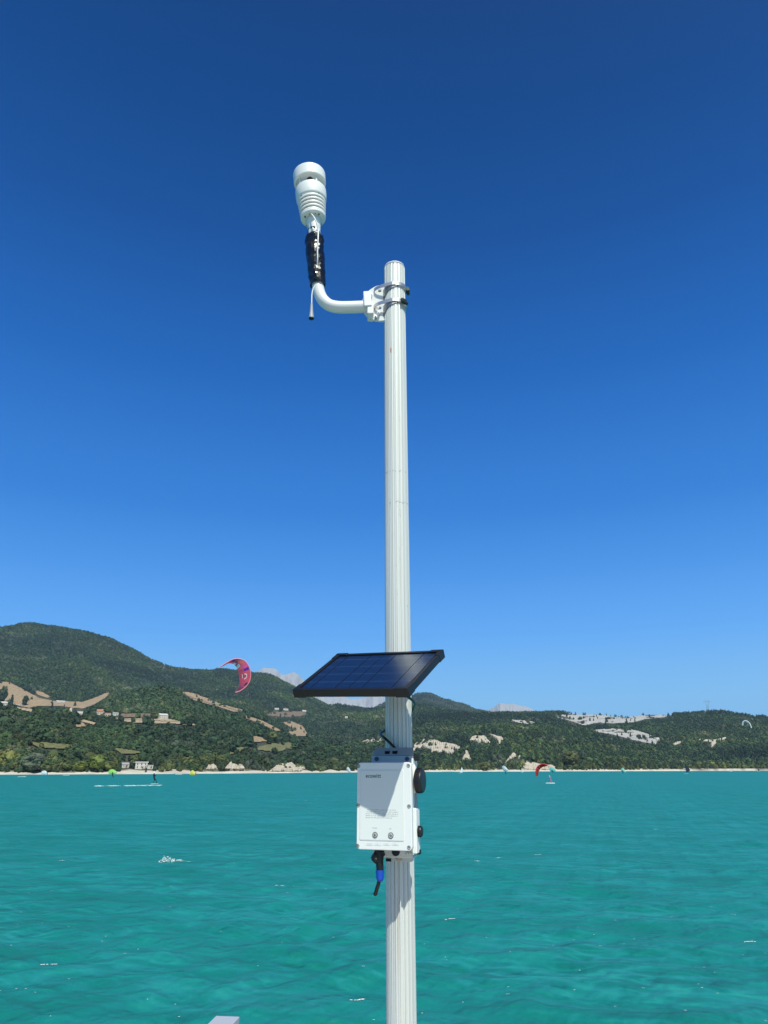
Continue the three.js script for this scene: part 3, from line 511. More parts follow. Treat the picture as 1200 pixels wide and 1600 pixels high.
function rider(px, py, hpx, label, o = {}) {
  const p = onLake(px, py), H = pxSize(p, hpx) / 1.75, yaw = -Math.atan2(p.x, -p.z) + (o.yaw ?? 0), t = thing('person', label, 'person', [p.x, o.lift ?? 0.1, p.z], yaw), s = o.lean ?? 0.18, A = (x, y, z = 0) => V((x - s * (y / 1.7)) * H, y * H, z * H);
  const hip = A(0.02, 0.86), sho = A(0, 1.38), head = A(0.03, 1.64);
  const bones = [[hip, sho, 0.14, 0.16], [A(-0.06, 1.38, 0.16), A(-0.06, 1.38, -0.16), 0.08, 0.08], [sho, A(0.02, 1.5), 0.07, 0.06]];
  for (const q of [-1, 1]) { const e = A(0.2, 1.2, q * 0.22), w = A(0.42, 1.26, q * 0.18), kn = A(0.2 + q * 0.12, 0.5, q * 0.05), ft = A(0.12 + q * 0.28, 0.06, 0); bones.push([A(0, 1.38, q * 0.17), e, 0.058, 0.046], [e, w, 0.045, 0.034], [A(0.02, 0.84, q * 0.08), kn, 0.09, 0.062], [kn, ft, 0.06, 0.04], [ft, ft.clone().add(V(0.08 * H, -0.02 * H, 0.1 * q * H)), 0.045, 0.035]); }
  bones.forEach(b => { b[2] *= H; b[3] *= H; });
  part('body', bodyGeo(bones, V(-0.9 * H, -0.1, -0.5 * H), V(0.9 * H, 1.6 * H, 0.5 * H), 44), o.suit ?? suitDark, t);
  const hd = new THREE.SphereGeometry(0.115 * H, 20, 16), hp = hd.attributes.position; for (let i = 0; i < hp.count; i++) { const y = hp.getY(i), f = hp.getX(i) > 0 && y < 0 ? 1 + 0.1 * (1 - Math.abs(y + 0.04 * H) / (0.1 * H)) : 1; hp.setXYZ(i, hp.getX(i) * f, y * 1.18, hp.getZ(i) * 0.88); } hd.computeVertexNormals();
  const face = part('head', [move(hd, head.x, head.y, head.z), move(new THREE.ConeGeometry(0.02 * H, 0.05 * H, 6).rotateZ(-1.9), head.x + 0.12 * H, head.y, head.z)], skin, t);
  part('helmet', move(new THREE.SphereGeometry(0.132 * H, 20, 12, 0, 6.3, 0, 1.75), head.x - 0.01, head.y + 0.015 * H, head.z), o.helmet ?? suitDark, face);
  const hand = []; for (const q of [-1, 1]) { const w = A(0.45, 1.27, q * 0.18); hand.push(move(rbox(0.08 * H, 0.03 * H, 0.07 * H, 0.012 * H), w.x, w.y, w.z)); for (let f = 0; f < 5; f++) hand.push(rod(w.clone().add(V(0.03 * H, 0, (f - 2) * 0.016 * H)), w.clone().add(V(0.085 * H, -0.03 * H, (f - 2) * 0.018 * H)), 0.009 * H, 0.007 * H, 5)); }
  part('hands', hand, skin, t);
  return t;
}
function board(px, py, lpx, rgb, label, lift = 0.05, yaw = 0.1) {
  const p = onLake(px, py), L = pxSize(p, lpx), t = thing('board', label, 'board', [p.x, lift, p.z], -Math.atan2(p.x, -p.z) + yaw), s = new THREE.Shape(); s.moveTo(-L / 2, -0.12); s.quadraticCurveTo(-L * 0.25, -0.3, 0, -0.3); s.quadraticCurveTo(L * 0.35, -0.3, L / 2, 0); s.quadraticCurveTo(L * 0.35, 0.3, 0, 0.3); s.quadraticCurveTo(-L * 0.25, 0.3, -L / 2, 0.12);
  part('deck', new THREE.ExtrudeGeometry(s, { depth: 0.1, bevelEnabled: true, bevelSize: 0.04, bevelThickness: 0.04, bevelSegments: 2 }).rotateX(-Math.PI / 2), std(rgb, 0.35), t);
  for (const q of [-1, 1]) part('foot_strap', new THREE.TorusGeometry(0.09, 0.018, 6, 12, Math.PI).rotateY(Math.PI / 2).translate(q * L * 0.2, 0.13, 0), suitDark, t);
  return t;
}
// an inflated kite: canopy between two edges seen in the photo, bulging towards us, with its tube and ribs
function kite(name, outer, inner, dist, label, tex, tubeMat, ribs, depth) {
  const O = new THREE.CatmullRomCurve3(outer.map(([x, y]) => { const d = ray(x, y); return EYE.clone().addScaledVector(d, dist / Math.hypot(d.x, d.z)); }));
  const I = new THREE.CatmullRomCurve3(inner.map(([x, y]) => { const d = ray(x, y); return EYE.clone().addScaledVector(d, (dist + depth) / Math.hypot(d.x, d.z)); }));
  const mid = O.getPointAt(0.5), t = thing(name, label, 'kite', [mid.x, mid.y, mid.z]), NS = 60, NC = 10, pos = [], uv = [], idx = [], toUs = EYE.clone().sub(mid).normalize();
  const P = (s, c) => { const p = O.getPointAt(s).lerp(I.getPointAt(s), c); const cell = Math.abs(Math.sin(s * ribs * Math.PI)); return p.addScaledVector(toUs, Math.sin(c * Math.PI) * Math.sin(s * Math.PI) * (depth * 0.25 + 0.12 * cell)).sub(mid); };
  for (let side = 0; side < 1; side++) for (let i = 0; i <= NS; i++) for (let j = 0; j <= NC; j++) { const p = P(i / NS, j / NC).addScaledVector(toUs, side ? -0.03 : 0); pos.push(p.x, p.y, p.z); uv.push(i / NS, 1 - j / NC); }
  for (let side = 0; side < 1; side++) for (let i = 0; i < NS; i++) for (let j = 0; j < NC; j++) { const a = side * (NS + 1) * (NC + 1) + i * (NC + 1) + j, b = a + NC + 1; side ? idx.push(a, b, a + 1, b, b + 1, a + 1) : idx.push(a, a + 1, b, b, a + 1, b + 1); }
  const g = new THREE.BufferGeometry(); g.setAttribute('position', new THREE.Float32BufferAttribute(pos, 3)); g.setAttribute('uv', new THREE.Float32BufferAttribute(uv, 2)); g.setIndex(idx); g.computeVertexNormals();
  const canopy = part('canopy', g, phys([1, 1, 1], 0.9, { map: tex, transmission: 0.4, side: THREE.DoubleSide }), t);
  const along = []; for (let i = 0; i <= 30; i++) along.push(P(i / 30, 0)); part('leading_edge', tube(along, dist * 0.0007, 60, 10), tubeMat, t);
  for (let k = 1; k < 5; k++) { const q = []; for (let j = 0; j <= 6; j++) q.push(P(k / 5, j / 6).addScaledVector(toUs, -0.1)); part('strut', tube(q, dist * 0.00035, 12, 6), tubeMat, canopy); }
  return t;
}
const KITE_R = 232;
kite('kite', [[344, 1042.5], [355, 1035], [367, 1029.6], [380, 1031.5], [388, 1040], [391.5, 1052], [390, 1064], [383, 1074], [372, 1081], [367.5, 1082]],
  [[344.5, 1043], [351, 1039.5], [358, 1036.5], [366, 1038.5], [370.5, 1045], [373, 1053], [374.2, 1062], [374, 1071], [370.5, 1077], [367.5, 1081.6]], KITE_R, 'large pink kite with purple stripe and dark tip in front of the left mountain',
  canvasTex(1024, 256, (c, w, h) => {
    const band = (a, b, col, y0 = 0, y1 = 1, sl = 0) => { c.fillStyle = col; c.beginPath(); c.moveTo(a * w, y0 * h); c.lineTo(b * w, y0 * h); c.lineTo((b + sl) * w, y1 * h); c.lineTo((a + sl) * w, y1 * h); c.fill(); };
    band(0, 1, '#e8566c'); band(0, 0.1, '#33101e'); band(0.1, 0.2, '#f0567a'); band(0.17, 0.26, '#c9209c', 0.1, 0.5, 0.02); band(0.26, 0.5, '#f0686c'); band(0.3, 0.35, '#fff2ec', 0.72, 1); band(0.37, 0.43, '#fff2ec', 0.6, 1, 0.02);
    band(0.44, 0.51, '#ef4f8e', 0, 0.6); band(0.5, 0.55, '#5b16a8', 0, 0.5, 0.01); band(0.55, 0.78, '#dc4d68'); band(0.78, 0.86, '#a83a66'); band(0.74, 0.8, '#3a0d3c', 0, 0.35, 0.02); band(0.84, 1, '#7c2352'); band(0.87, 0.93, '#3c1030', 0.3, 0.8, 0.03); band(0.97, 1, '#1a0c18');
    c.strokeStyle = '#fff4ef'; c.lineWidth = 14; c.beginPath(); c.moveTo(0.6 * w, 0.72 * h); c.lineTo(0.67 * w, 0.72 * h); c.moveTo(0.6 * w, 0.52 * h); c.quadraticCurveTo(0.6 * w, 0.3 * h, 0.65 * w, 0.34 * h); c.quadraticCurveTo(0.68 * w, 0.42 * h, 0.69 * w, 0.56 * h); c.stroke();
    c.strokeStyle = 'rgba(120,30,60,0.35)'; c.lineWidth = 2; for (let i = 1; i < 22; i++) { c.beginPath(); c.moveTo(i * w / 22, 0); c.lineTo(i * w / 22, h); c.stroke(); }
  }), std([0.75, 0.2, 0.25], 0.5), 9, 1.6);
kite('kite', [[837.5, 1213], [837.2, 1206], [839, 1199.5], [844, 1195], [850, 1193.8], [855.5, 1195.8]], [[840, 1213], [841.5, 1207], [843.5, 1202], [847, 1199], [851, 1197.6], [855.5, 1197]], 240, 'small red kite with dark panels low over the water', canvasTex(512, 64, (c, w, h) => { c.fillStyle = '#d8281c'; c.fillRect(0, 0, w, h); c.fillStyle = '#5a0f14'; for (const x of [0, 0.3, 0.46, 0.6, 0.72]) c.fillRect(x * w, h * 0.2, w * 0.05, h * 0.6); c.fillStyle = '#8c1a18'; c.fillRect(0, 0, w * 0.2, h); }), std([0.5, 0.03, 0.03], 0.5), 7, 0.7);
kite('kite', [[1160.4, 1133.5], [1160.8, 1128.5], [1164, 1126.4], [1168.5, 1127.6], [1171.8, 1131.5], [1174, 1137.5]], [[1161.6, 1132.5], [1162.4, 1129.6], [1164.5, 1128.2], [1168, 1129.8], [1170.6, 1133], [1173, 1137.8]], 420, 'tiny white and black kite before the far right hillside', canvasTex(256, 32, (c, w, h) => { c.fillStyle = '#f4f6f6'; c.fillRect(0, 0, w, h); c.fillStyle = '#15181c'; c.fillRect(w * 0.6, 0, w * 0.4, h); c.fillRect(w * 0.3, 0, w * 0.05, h); }), std([0.6, 0.62, 0.62], 0.5), 6, 0.8);
rider(240.5, 1226, 15, 'kite rider in dark wetsuit and white cap ahead of a white wake', { helmet: std([0.8, 0.82, 0.84], 0.5), yaw: 0.2, lift: 0.35 });
board(241.5, 1226.4, 11, [0.45, 0.5, 0.55], 'slim board under the kite rider on the left', 0.2);
rider(860.5, 1224, 10, 'rider in pink and white top behind the red kite', { suit: std([0.55, 0.2, 0.36], 0.7), helmet: std([0.85, 0.82, 0.84], 0.5), lift: 0.12, yaw: -0.2 });
board(860, 1224.2, 13, [0.82, 0.85, 0.85], 'white board under the rider in pink', 0.04);

// hand-held wings: a bowed sail with an inflated front tube
function wing(px, py, outline, rgb, label, yaw = 0.5) {
  const p = onLake(px, py), k = pxSize(p, 1), t = thing('wing', label, 'wing', [p.x, 0, p.z], -Math.atan2(p.x, -p.z)), pts = outline.map(([x, y]) => V((x - px) * k, (py - y) * k, 0)), c = V(); pts.forEach(q => c.add(q)); c.multiplyScalar(1 / pts.length);
  const curve = new THREE.CatmullRomCurve3(pts, true, 'catmullrom', 0.08), N = 40, R = 5, pos = [], idx = [];
  for (let side = 0; side < 1; side++) { const s0 = pos.length / 3; for (let j = 0; j <= R; j++) for (let i = 0; i < N; i++) { const q = c.clone().lerp(curve.getPointAt(i / N), Math.max(0.001, j / R)); pos.push(q.x, q.y, (1 - (j / R) ** 2) * k * 0.9 + q.x * yaw - (side ? 0.02 * k + 0.01 : 0)); } for (let j = 0; j < R; j++) for (let i = 0; i < N; i++) { const a = s0 + j * N + i, b = s0 + j * N + (i + 1) % N; side ? idx.push(a, a + N, b, b, a + N, b + N) : idx.push(a, b, a + N, b, b + N, a + N); } }
  const g = new THREE.BufferGeometry(); g.setAttribute('position', new THREE.Float32BufferAttribute(pos, 3)); g.setIndex(idx); g.computeVertexNormals();
  part('canopy', g, phys(rgb, 0.9, { transmission: 0.35, side: THREE.DoubleSide }), t);
  const edge = []; for (let i = 0; i <= 14; i++) { const q = curve.getPointAt(i / 28); q.z = q.x * yaw; edge.push(q); } part('leading_edge', tube(edge, k * 0.35, 30, 8), std(rgb.map(v => v * 0.85), 0.5), t);
  part('handle', tube([V(c.x - k, c.y, c.x * yaw - 0.2), V(c.x, c.y - k * 0.3, c.x * yaw - 0.45), V(c.x + k, c.y, c.x * yaw - 0.2)], k * 0.12, 12, 6), suitDark, t);
  return t;
}
const small = 'wing foilers out on the lake';
wing(175, 1214, [[170, 1210], [169.5, 1206.5], [172, 1204], [176, 1204.2], [181, 1209], [178, 1210.2]], [0.36, 0.85, 0.16], 'bright green wing near the left beach');
rider(175.5, 1216, 8, 'dark rider holding the bright green wing');
wing(790, 1210, [[785.5, 1199.5], [787, 1197.8], [790, 1199], [794.5, 1204.5], [791.5, 1206], [787, 1205]], [0.84, 0.86, 0.87], 'white wing right of the pole near the far shore');
rider(790, 1210.5, 6, 'dark rider under the white wing near the far shore');
wing(864, 1208, [[859, 1203], [861, 1200], [865, 1200.4], [868.5, 1204], [866.5, 1206.4], [861, 1205.6]], [0.2, 0.78, 0.68], 'turquoise wing just right of the red kite');
rider(863.5, 1208.5, 5, 'dark rider under the turquoise wing');
wing(974, 1208, [[971, 1205.5], [972, 1202], [974, 1200.8], [977, 1205], [977.5, 1207.5], [973, 1207.4]], [0.4, 0.85, 0.72], 'pale mint wing near the right shore');
rider(973.5, 1209, 5, 'dark rider behind the pale mint wing');
wing(300.5, 1212, [[297, 1210.5], [297.5, 1206], [300.5, 1204.5], [304, 1208], [303.5, 1211], [300, 1211.6]], [0.85, 0.82, 0.14], 'yellow wing right of the beach building');
rider(306, 1212.5, 6, 'rider in red top beside the yellow wing', { suit: std([0.5, 0.06, 0.05], 0.7) });
wing(545, 1209, [[541.5, 1201.5], [543.5, 1199], [546.5, 1203], [548.5, 1207], [545.5, 1208], [543, 1205]], [0.82, 0.84, 0.86], 'white wing against the shore left of the box');
wing(67, 1211, [[64, 1209], [65.5, 1206], [69, 1205.6], [72, 1208], [71.5, 1210.5], [67, 1211]], [0.78, 0.88, 0.9], 'pale blue white wing at the foot of the willow');
rider(73.5, 1212, 5, 'dark rider beside the pale blue wing at the willow');
// small sails on boards
function sail(px, py, hpx, rgb, label, lean) {
  const p = onLake(px, py), k = pxSize(p, hpx), t = thing('windsurf_board', label, 'windsurf board', [p.x, 0, p.z], -Math.atan2(p.x, -p.z)), s = new THREE.Shape(); s.moveTo(0, k * 0.1); s.lineTo(k * 0.42, k * 0.26); s.quadraticCurveTo(k * 0.38, k * 0.65, k * 0.06, k); s.quadraticCurveTo(k * 0.02, k * 0.5, 0, k * 0.1);
  const g = new THREE.ExtrudeGeometry(s, { depth: 0.05, bevelEnabled: false, curveSegments: 10 }), q = g.attributes.position; for (let i = 0; i < q.count; i++) q.setZ(i, q.getZ(i) + Math.sin(Math.min(1, q.getX(i) / (k * 0.42)) * 3.1) * k * 0.06); g.computeVertexNormals(); g.rotateZ(lean);
  part('sail', g, phys(rgb, 0.4), t); part('mast', rod(V(0, 0.1, 0), V(-Math.sin(lean) * k, k * Math.cos(lean), 0), k * 0.008), suitDark, t); part('boom', rod(V(0, k * 0.4, 0.1), V(k * 0.42, k * 0.33, 0.1), k * 0.007).rotateZ(lean), suitDark, t);
  part('deck', rbox(k * 0.55, 0.16, 0.6, 0.07), std([0.75, 0.8, 0.8], 0.4), t); return t;
}
sail(1073, 1208.8, 13, [0.022, 0.03, 0.07], 'windsurfer with dark blue sail near the right shore', 0.12);
rider(1076.5, 1209, 5, 'dark figure behind the dark blue sail');
sail(718.5, 1208, 9.5, [0.82, 0.86, 0.87], 'windsurfer with white sail right of the black knob', -0.3);
sail(815.5, 1207, 6.5, [0.8, 0.83, 0.84], 'small white sail left of the red kite', -0.25);
sail(1185, 1205.6, 5, [0.05, 0.09, 0.1], 'tiny dark sail near the right edge', 0.15);
sail(1141, 1205.6, 5, [0.8, 0.83, 0.84], 'tiny white sail between the dark sail and the right edge', -0.5);
// small boats on the beach water
function boat(px, py, lpx, rgb, label) {
  const p = onLake(px, py), L = pxSize(p, lpx), t = thing('boat', label, 'boat', [p.x, 0, p.z], -Math.atan2(p.x, -p.z) + 0.15), pos = [], idx = [], N = 16;
  for (let i = 0; i <= N; i++) { const u = i / N * 2 - 1, w = L * 0.16 * Math.sqrt(Math.max(0.02, 1 - Math.pow(Math.max(0, u), 3))) * (u < -0.9 ? 0.9 : 1); for (const [a, b] of [[-1, 0.7], [-0.85, 0], [-0.3, -0.25], [0.3, -0.25], [0.85, 0], [1, 0.7], [0.82, 0.55], [0.2, 0.1], [-0.2, 0.1], [-0.82, 0.55]]) pos.push(u * L / 2, b * (1 + 0.3 * Math.max(0, u)) * L * 0.1, a * w); }
  for (let i = 0; i < N; i++) for (let k = 0; k < 10; k++) { const a = i * 10 + k, b = i * 10 + (k + 1) % 10; idx.push(a, a + 10, b, b, a + 10, b + 10); } for (const e of [0, N]) for (let k = 1; k < 9; k++) idx.push(e * 10, e * 10 + k, e * 10 + k + 1);
  const g = new THREE.BufferGeometry(); g.setAttribute('position', new THREE.Float32BufferAttribute(pos, 3)); g.setIndex(idx); part('hull', toCreasedNormals(g, 0.5), std(rgb, 0.4), t);
  for (const x of [-0.2, 0.15]) part('bench', move(new THREE.BoxGeometry(L * 0.06, 0.06, L * 0.24), x * L, L * 0.045, 0), wood, t); part('motor', move(rbox(L * 0.06, L * 0.12, L * 0.06, 0.04), -L * 0.53, L * 0.09, 0), suitDark, t);
}
boat(34, 1214, 11, [0.6, 0.75, 0.74], 'pale low boat off the beach at the far left');
boat(103, 1211.6, 9, [0.78, 0.8, 0.8], 'white boat with dark motor moored before the lime green tree');
boat(279, 1210.2, 10, [0.8, 0.82, 0.82], 'white boat moored right of the beach building');

// ------------------------------------------------------------------ the mast and what is fixed to it
const PX = 0.0315, PZ = -1.61, PR = 0.0297, PTOP = 5.338, PBOT = 2.4;
const alu = (map, rough = 0.42) => std([0.88, 0.885, 0.87], rough, 0.12, map ? { map } : {});
const steel = std([0.62, 0.63, 0.64], 0.34, 0.85), plasticWhite = phys([0.8, 0.8, 0.78], 0.42, { clearcoat: 0.15, clearcoatRoughness: 0.4 }), black = phys([0.008, 0.008, 0.0095], 0.42), paint = phys([0.74, 0.745, 0.74], 0.38);
{
  // unseen dock carrying mast and rail, enlarged and pale to bounce warm fill light
  const deck = []; for (let i = 0; i < 50; i++) deck.push(move(rbox(5, 0.035, 0.138, 0.004, 1), rr(-0.006, 0.006), 2.3825, 5.2 - i * 0.143));
  for (const x of [-1.3, 1.3]) deck.push(move(new THREE.BoxGeometry(0.12, 0.2, 7.1), x, 2.26, 1.7)); for (const x of [-1.25, 1.25]) for (const z of [4.8, 1.5, -1.7]) deck.push(move(new THREE.CylinderGeometry(0.09, 0.09, 3.4, 14), x, 0.46, z));
  struct('dock', deck, std([0.52, 0.45, 0.38], 0.85), { label: 'unseen plank dock under the mast, enlarged to bounce warm light', category: 'dock' });
}
const poleH = py => { const d = ray(620, py); return 4 + d.y * (PZ + PR) / d.z; };
const poleTex = canvasTex(1024, 2048, (c, w, h) => {
  c.fillStyle = 'rgb(226,227,224)'; c.fillRect(0, 0, w, h);
  for (let i = 0; i < 700; i++) { const x = rnd() * w, y = rnd() * h, l = rr(60, 900), v = rr(-40, 14); c.fillStyle = v < 0 ? `rgba(120,116,108,${-v / 220})` : `rgba(255,255,255,${v / 60})`; c.fillRect(x, y, rr(0.6, 3.2), l); }
  for (let i = 0; i < 260; i++) { c.fillStyle = `rgba(95,88,76,${rr(0.08, 0.3)})`; c.fillRect(rnd() * w, rnd() * h, rr(1, 2.6), rr(1, 5)); }
  const X = deg => (0.5 + deg / 360) * w, Y = py => (PTOP - poleH(py)) / (PTOP - PBOT) * h;
  // rust run, an orange fleck and fine scratches
  for (let i = 0; i < 60; i++) { c.fillStyle = `rgba(150,112,62,${rr(0.02, 0.07)})`; c.fillRect(X(rr(-16, -6)), Y(rr(1395, 1450)), rr(1, 4), rr(10, 90)); }
  for (let i = 0; i < 36; i++) { c.fillStyle = `rgba(150,116,76,${rr(0.02, 0.06)})`; c.fillRect(X(rr(-16, -2)), Y(rr(1180, 1300)), rr(1, 3), rr(60, 260)); }
  c.fillStyle = '#c8642c'; c.beginPath(); c.ellipse(X(-25), Y(546), 4, 6, 0.5, 0, 7); c.fill();
  c.strokeStyle = 'rgba(120,116,110,0.42)'; c.lineWidth = 1.5; for (const py of [735, 784]) { c.beginPath(); for (let a = -80; a <= 85; a += 3) { const y = Y(py) + (py === 735 ? 2 : 1) * noise(a * 0.2, py) * 3; (noise(a * 0.1, py, 2) > -0.12) ? c.lineTo(X(a), y) : c.moveTo(X(a), y); } c.stroke(); }
  for (const [a, py, q] of [[-34, 778, 1], [8, 790, 1.3], [14, 795, 1], [8, 855, 1.6], [22, 840, 1], [-5, 920, 0.7], [16, 650, 0.6]]) { c.beginPath(); c.moveTo(X(a), Y(py)); c.bezierCurveTo(X(a + 5), Y(py + 4 * q), X(a - 3), Y(py + 9 * q), X(a + 4), Y(py + 12 * q)); c.stroke(); }
});
{
  const t = thing('mast', 'tall fluted white aluminium mast rising through the middle of the picture', 'mast', [PX, PBOT, PZ]), N = 720, pos = [], uv = [], idx = [], L = PTOP - PBOT, rows = 2;
  const R = deg => { let q = ((deg + 5) % 18 + 18) % 18; q = Math.min(q, 18 - q); return PR - 0.0023 * Math.max(0, 1 - Math.pow(q / 2.3, 4)) - 0.0005 * Math.max(0, 1 - Math.pow((9 - q) / 4, 2)); };
  for (let j = 0; j < rows; j++) for (let i = 0; i <= N; i++) { const d = -180 + 360 * i / N, a = d * Math.PI / 180; pos.push(Math.sin(a) * R(d), j * L, Math.cos(a) * R(d)); uv.push(i / N, j); }
  for (let i = 0; i < N; i++) idx.push(i, i + 1, i + N + 1, i + 1, i + N + 2, i + N + 1);
  const g = new THREE.BufferGeometry(); g.setAttribute('position', new THREE.Float32BufferAttribute(pos, 3)); g.setAttribute('uv', new THREE.Float32BufferAttribute(uv, 2)); g.setIndex(idx); g.computeVertexNormals();
  part('shaft', g, alu(poleTex), t);
  part('end_cap', lathe([[0, L + 0.009], [PR * 0.8, L + 0.009], [PR - 0.0012, L + 0.007], [PR - 0.0006, L - 0.0005], [PR * 0.5, L - 0.001], [0, L - 0.001]], 64), std([0.55, 0.56, 0.57], 0.5), t);
}
// ---- bent arm with its clamp
const armPts = [[577, 479], [560, 479.7], [543, 480.3], [528, 480], [515, 477], [504.5, 468.5], [498.7, 457], [496.4, 444], [494.3, 418], [491.6, 380], [490.2, 359]].map(([x, y]) => at(x, y, PZ));
const AC = at(590, 473, PZ);
{
  const t = thing('sensor_arm', 'white bent tube arm clamped to the top of the mast and wrapped in black tape', 'bracket', [AC.x, AC.y, AC.z]), loc = p => p.clone().sub(AC), A = (x, y, z = PZ) => loc(at(x, y, z));
  part('tube', tube(armPts.map(loc), 0.0168, 90, 28), paint, t);
  // crumpled tape round the upright
  const c = new THREE.CatmullRomCurve3([[496.6, 447], [495.2, 430], [493.6, 410], [492.2, 390], [490.9, 371], [490.3, 360]].map(([x, y]) => loc(at(x, y, PZ)))), NL = 150, NA = 80, pos = [], idx = [];
  const prof = table([[0, 0.0188], [0.05, 0.0212], [0.3, 0.0225], [0.55, 0.0258], [0.7, 0.0246], [0.83, 0.0268], [0.88, 0.022], [0.91, 0.0155], [1, 0.0162]]);
  for (let i = 0; i <= NL; i++) { const p = c.getPointAt(i / NL), T = c.getTangentAt(i / NL), X = V(1, 0, 0).addScaledVector(T, -T.x).normalize(), Z = X.clone().cross(T); for (let k = 0; k <= NA; k++) { const a = k / NA * 2 * Math.PI, s = i / NL, m = 0.0052 * ridge(Math.cos(a) * 0.9 + s * 1.6, Math.sin(a) * 0.9 + s * 3.4, s * 5, 3) + 0.0018 * noise(Math.cos(a) * 2.2 + s * 4, s * 15, Math.sin(a) * 2.2), r = prof(s) + m - 0.0015; const q = p.clone().addScaledVector(X, Math.cos(a) * r).addScaledVector(Z, Math.sin(a) * r); pos.push(q.x, q.y, q.z); } }
  for (let i = 0; i < NL; i++) for (let k = 0; k < NA; k++) { const a = i * (NA + 1) + k; idx.push(a, a + 1, a + NA + 1, a + 1, a + NA + 2, a + NA + 1); }
  let g = new THREE.BufferGeometry(); g.setAttribute('position', new THREE.Float32BufferAttribute(pos, 3)); g.setIndex(idx); g = toCreasedNormals(g, 0.5);
  part('tape', g, phys([0.004, 0.004, 0.005], 0.26, { clearcoat: 0.3, clearcoatRoughness: 0.12 }), t, { label: 'shiny crumpled black tape round the upright tube' });
  // flange, half-round plate and jaws
  const fl = rbox(0.022, 0.05, 0.046, 0.003); fl.rotateZ(0.06); const fp = A(574.5, 474); part('flange', move(fl, fp.x, fp.y, fp.z), paint, t);
  const fl2 = rbox(0.018, 0.032, 0.04, 0.003); const fq = A(579, 489); part('flange', move(fl2, fq.x, fq.y, fq.z), paint, t);
  const R0 = 0.06, half = new THREE.Shape(); half.absarc(0, 0, R0, Math.PI / 2, Math.PI * 1.5, false); half.lineTo(0.004, -R0); half.lineTo(0.004, R0);
  for (const [px, py] of [[-0.014, -0.013], [-0.016, 0.027]]) { const hole = new THREE.Path(); hole.absarc(px, py, 0.0035, 0, 6.28, true); half.holes.push(hole); }
  const slot = (x, y) => { const q = new THREE.Path(); q.moveTo(x - 0.002, y - 0.005); q.lineTo(x - 0.002, y + 0.005); q.lineTo(x + 0.009, y + 0.005); q.lineTo(x + 0.009, y - 0.005); half.holes.push(q); }; slot(-0.013, 0.04); slot(-0.013, -0.018);
  const hp = A(599, 473.5, PZ + 0.002), plate = new THREE.ExtrudeGeometry(half, { depth: 0.006, bevelEnabled: true, bevelSize: 0.0008, bevelThickness: 0.0008, bevelSegments: 2, curveSegments: 36 }); plate.rotateY(-0.18); part('plate', move(plate, hp.x, hp.y, hp.z - 0.003), paint, t);
  for (const [x, y] of [[579.5, 459], [578, 470], [581.5, 484], [587, 494], [592, 488]]) { const p = A(x, y, PZ + 0.014); part('bolt', [rod(p.clone().add(V(0, 0, -0.012)), p, 0.0042, 0.0042, 6), rod(p, p.clone().add(V(0, 0, 0.004)), 0.0024, 0.0024, 10)], steel, t); }
  for (const [yy, dz] of [[456, 0], [481.5, 0]]) {
    // toothed jaw: a bent sheet that leaves the plate and lies against the front of the mast
    const y0 = at(618, yy, PZ).y - AC.y, cx = PX - AC.x, jaw = [], N = 26; const pos2 = [], id2 = [];
    for (let i = 0; i <= N; i++) { const s = i / N, a = lerp(-1.5, 0.25, s), r = PR + 0.0022; const x = s < 0.12 ? lerp(hp.x - 0.002, cx + Math.sin(a) * r, s / 0.12) : cx + Math.sin(a) * r, z = Math.cos(a) * r, top = y0 + 0.002, bot = y0 - lerp(0.044, 0.004, Math.pow(s, 0.55)) + 0.0016 * (i % 2); pos2.push(x, top, z, x, bot, z, x, top, z - 0.003 * 0.9, x, bot, z - 0.0027); }
    for (let i = 0; i < N; i++) { const a = i * 4, b = a + 4; id2.push(a, a + 1, b, b, a + 1, b + 1, a + 2, b + 2, a + 3, b + 2, b + 3, a + 3, a + 1, a + 3, b + 1, a + 3, b + 3, b + 1); }
    const jg = new THREE.BufferGeometry(); jg.setAttribute('position', new THREE.Float32BufferAttribute(pos2, 3)); jg.setIndex(id2); part('jaw', toCreasedNormals(jg, 0.5), std([0.3, 0.31, 0.32], 0.4, 0.85), t);
    // stainless band round mast and plate
    const loop = []; for (let i = -9; i <= 9; i++) { const a = i / 9 * 1.75, r = PR + 0.0036; loop.push(V(cx + Math.cos(a) * r, y0 + 0.004, Math.sin(a) * r)); } loop.push(V(hp.x - 0.018, y0 + 0.002, 0.014), V(hp.x - 0.026, y0 + 0.002, 0.002), V(hp.x - 0.018, y0 + 0.002, -0.012));
    const bd = part('band', band(loop, 0.0105, 0.0018, true), steel, t);
    const a = yy < 470 ? 0.05 : 0.85, q = V(cx + Math.cos(a) * (PR + 0.0065), y0 + 0.003, Math.sin(a) * (PR + 0.0065)), hs = rbox(0.009, 0.013, 0.018, 0.002); hs.rotateY(-a); const sc = new THREE.CylinderGeometry(0.0042, 0.0042, 0.022, 12).rotateX(Math.PI / 2).rotateY(-a);
    part('screw_housing', [move(hs, q.x, q.y, q.z), move(sc, q.x + 0.002, q.y - 0.004, q.z)], std([0.03, 0.045, 0.035], 0.45, 0.4), bd);
  }
  // cable coming out below the tape, with its plug
  const cab = [[492, 446], [489, 452], [487.4, 460], [487, 475]].map(([x, y]) => loc(at(x, y, PZ + 0.022))); part('cable', tube(cab, 0.0017, 20, 8), paint, t);
  const p1 = A(487, 474, PZ + 0.022), p2 = A(486.7, 486, PZ + 0.022), p3 = A(486.5, 497, PZ + 0.022), cn = part('plug', [rod(p2, p1, 0.0046, 0.003, 18), rod(p3, p2, 0.0072, 0.0046, 18)], phys([0.33, 0.35, 0.38], 0.5), t); part('plug_end', rod(p3.clone().add(V(0, -0.002, 0)), p3, 0.0074, 0.0074, 18), black, cn);
}
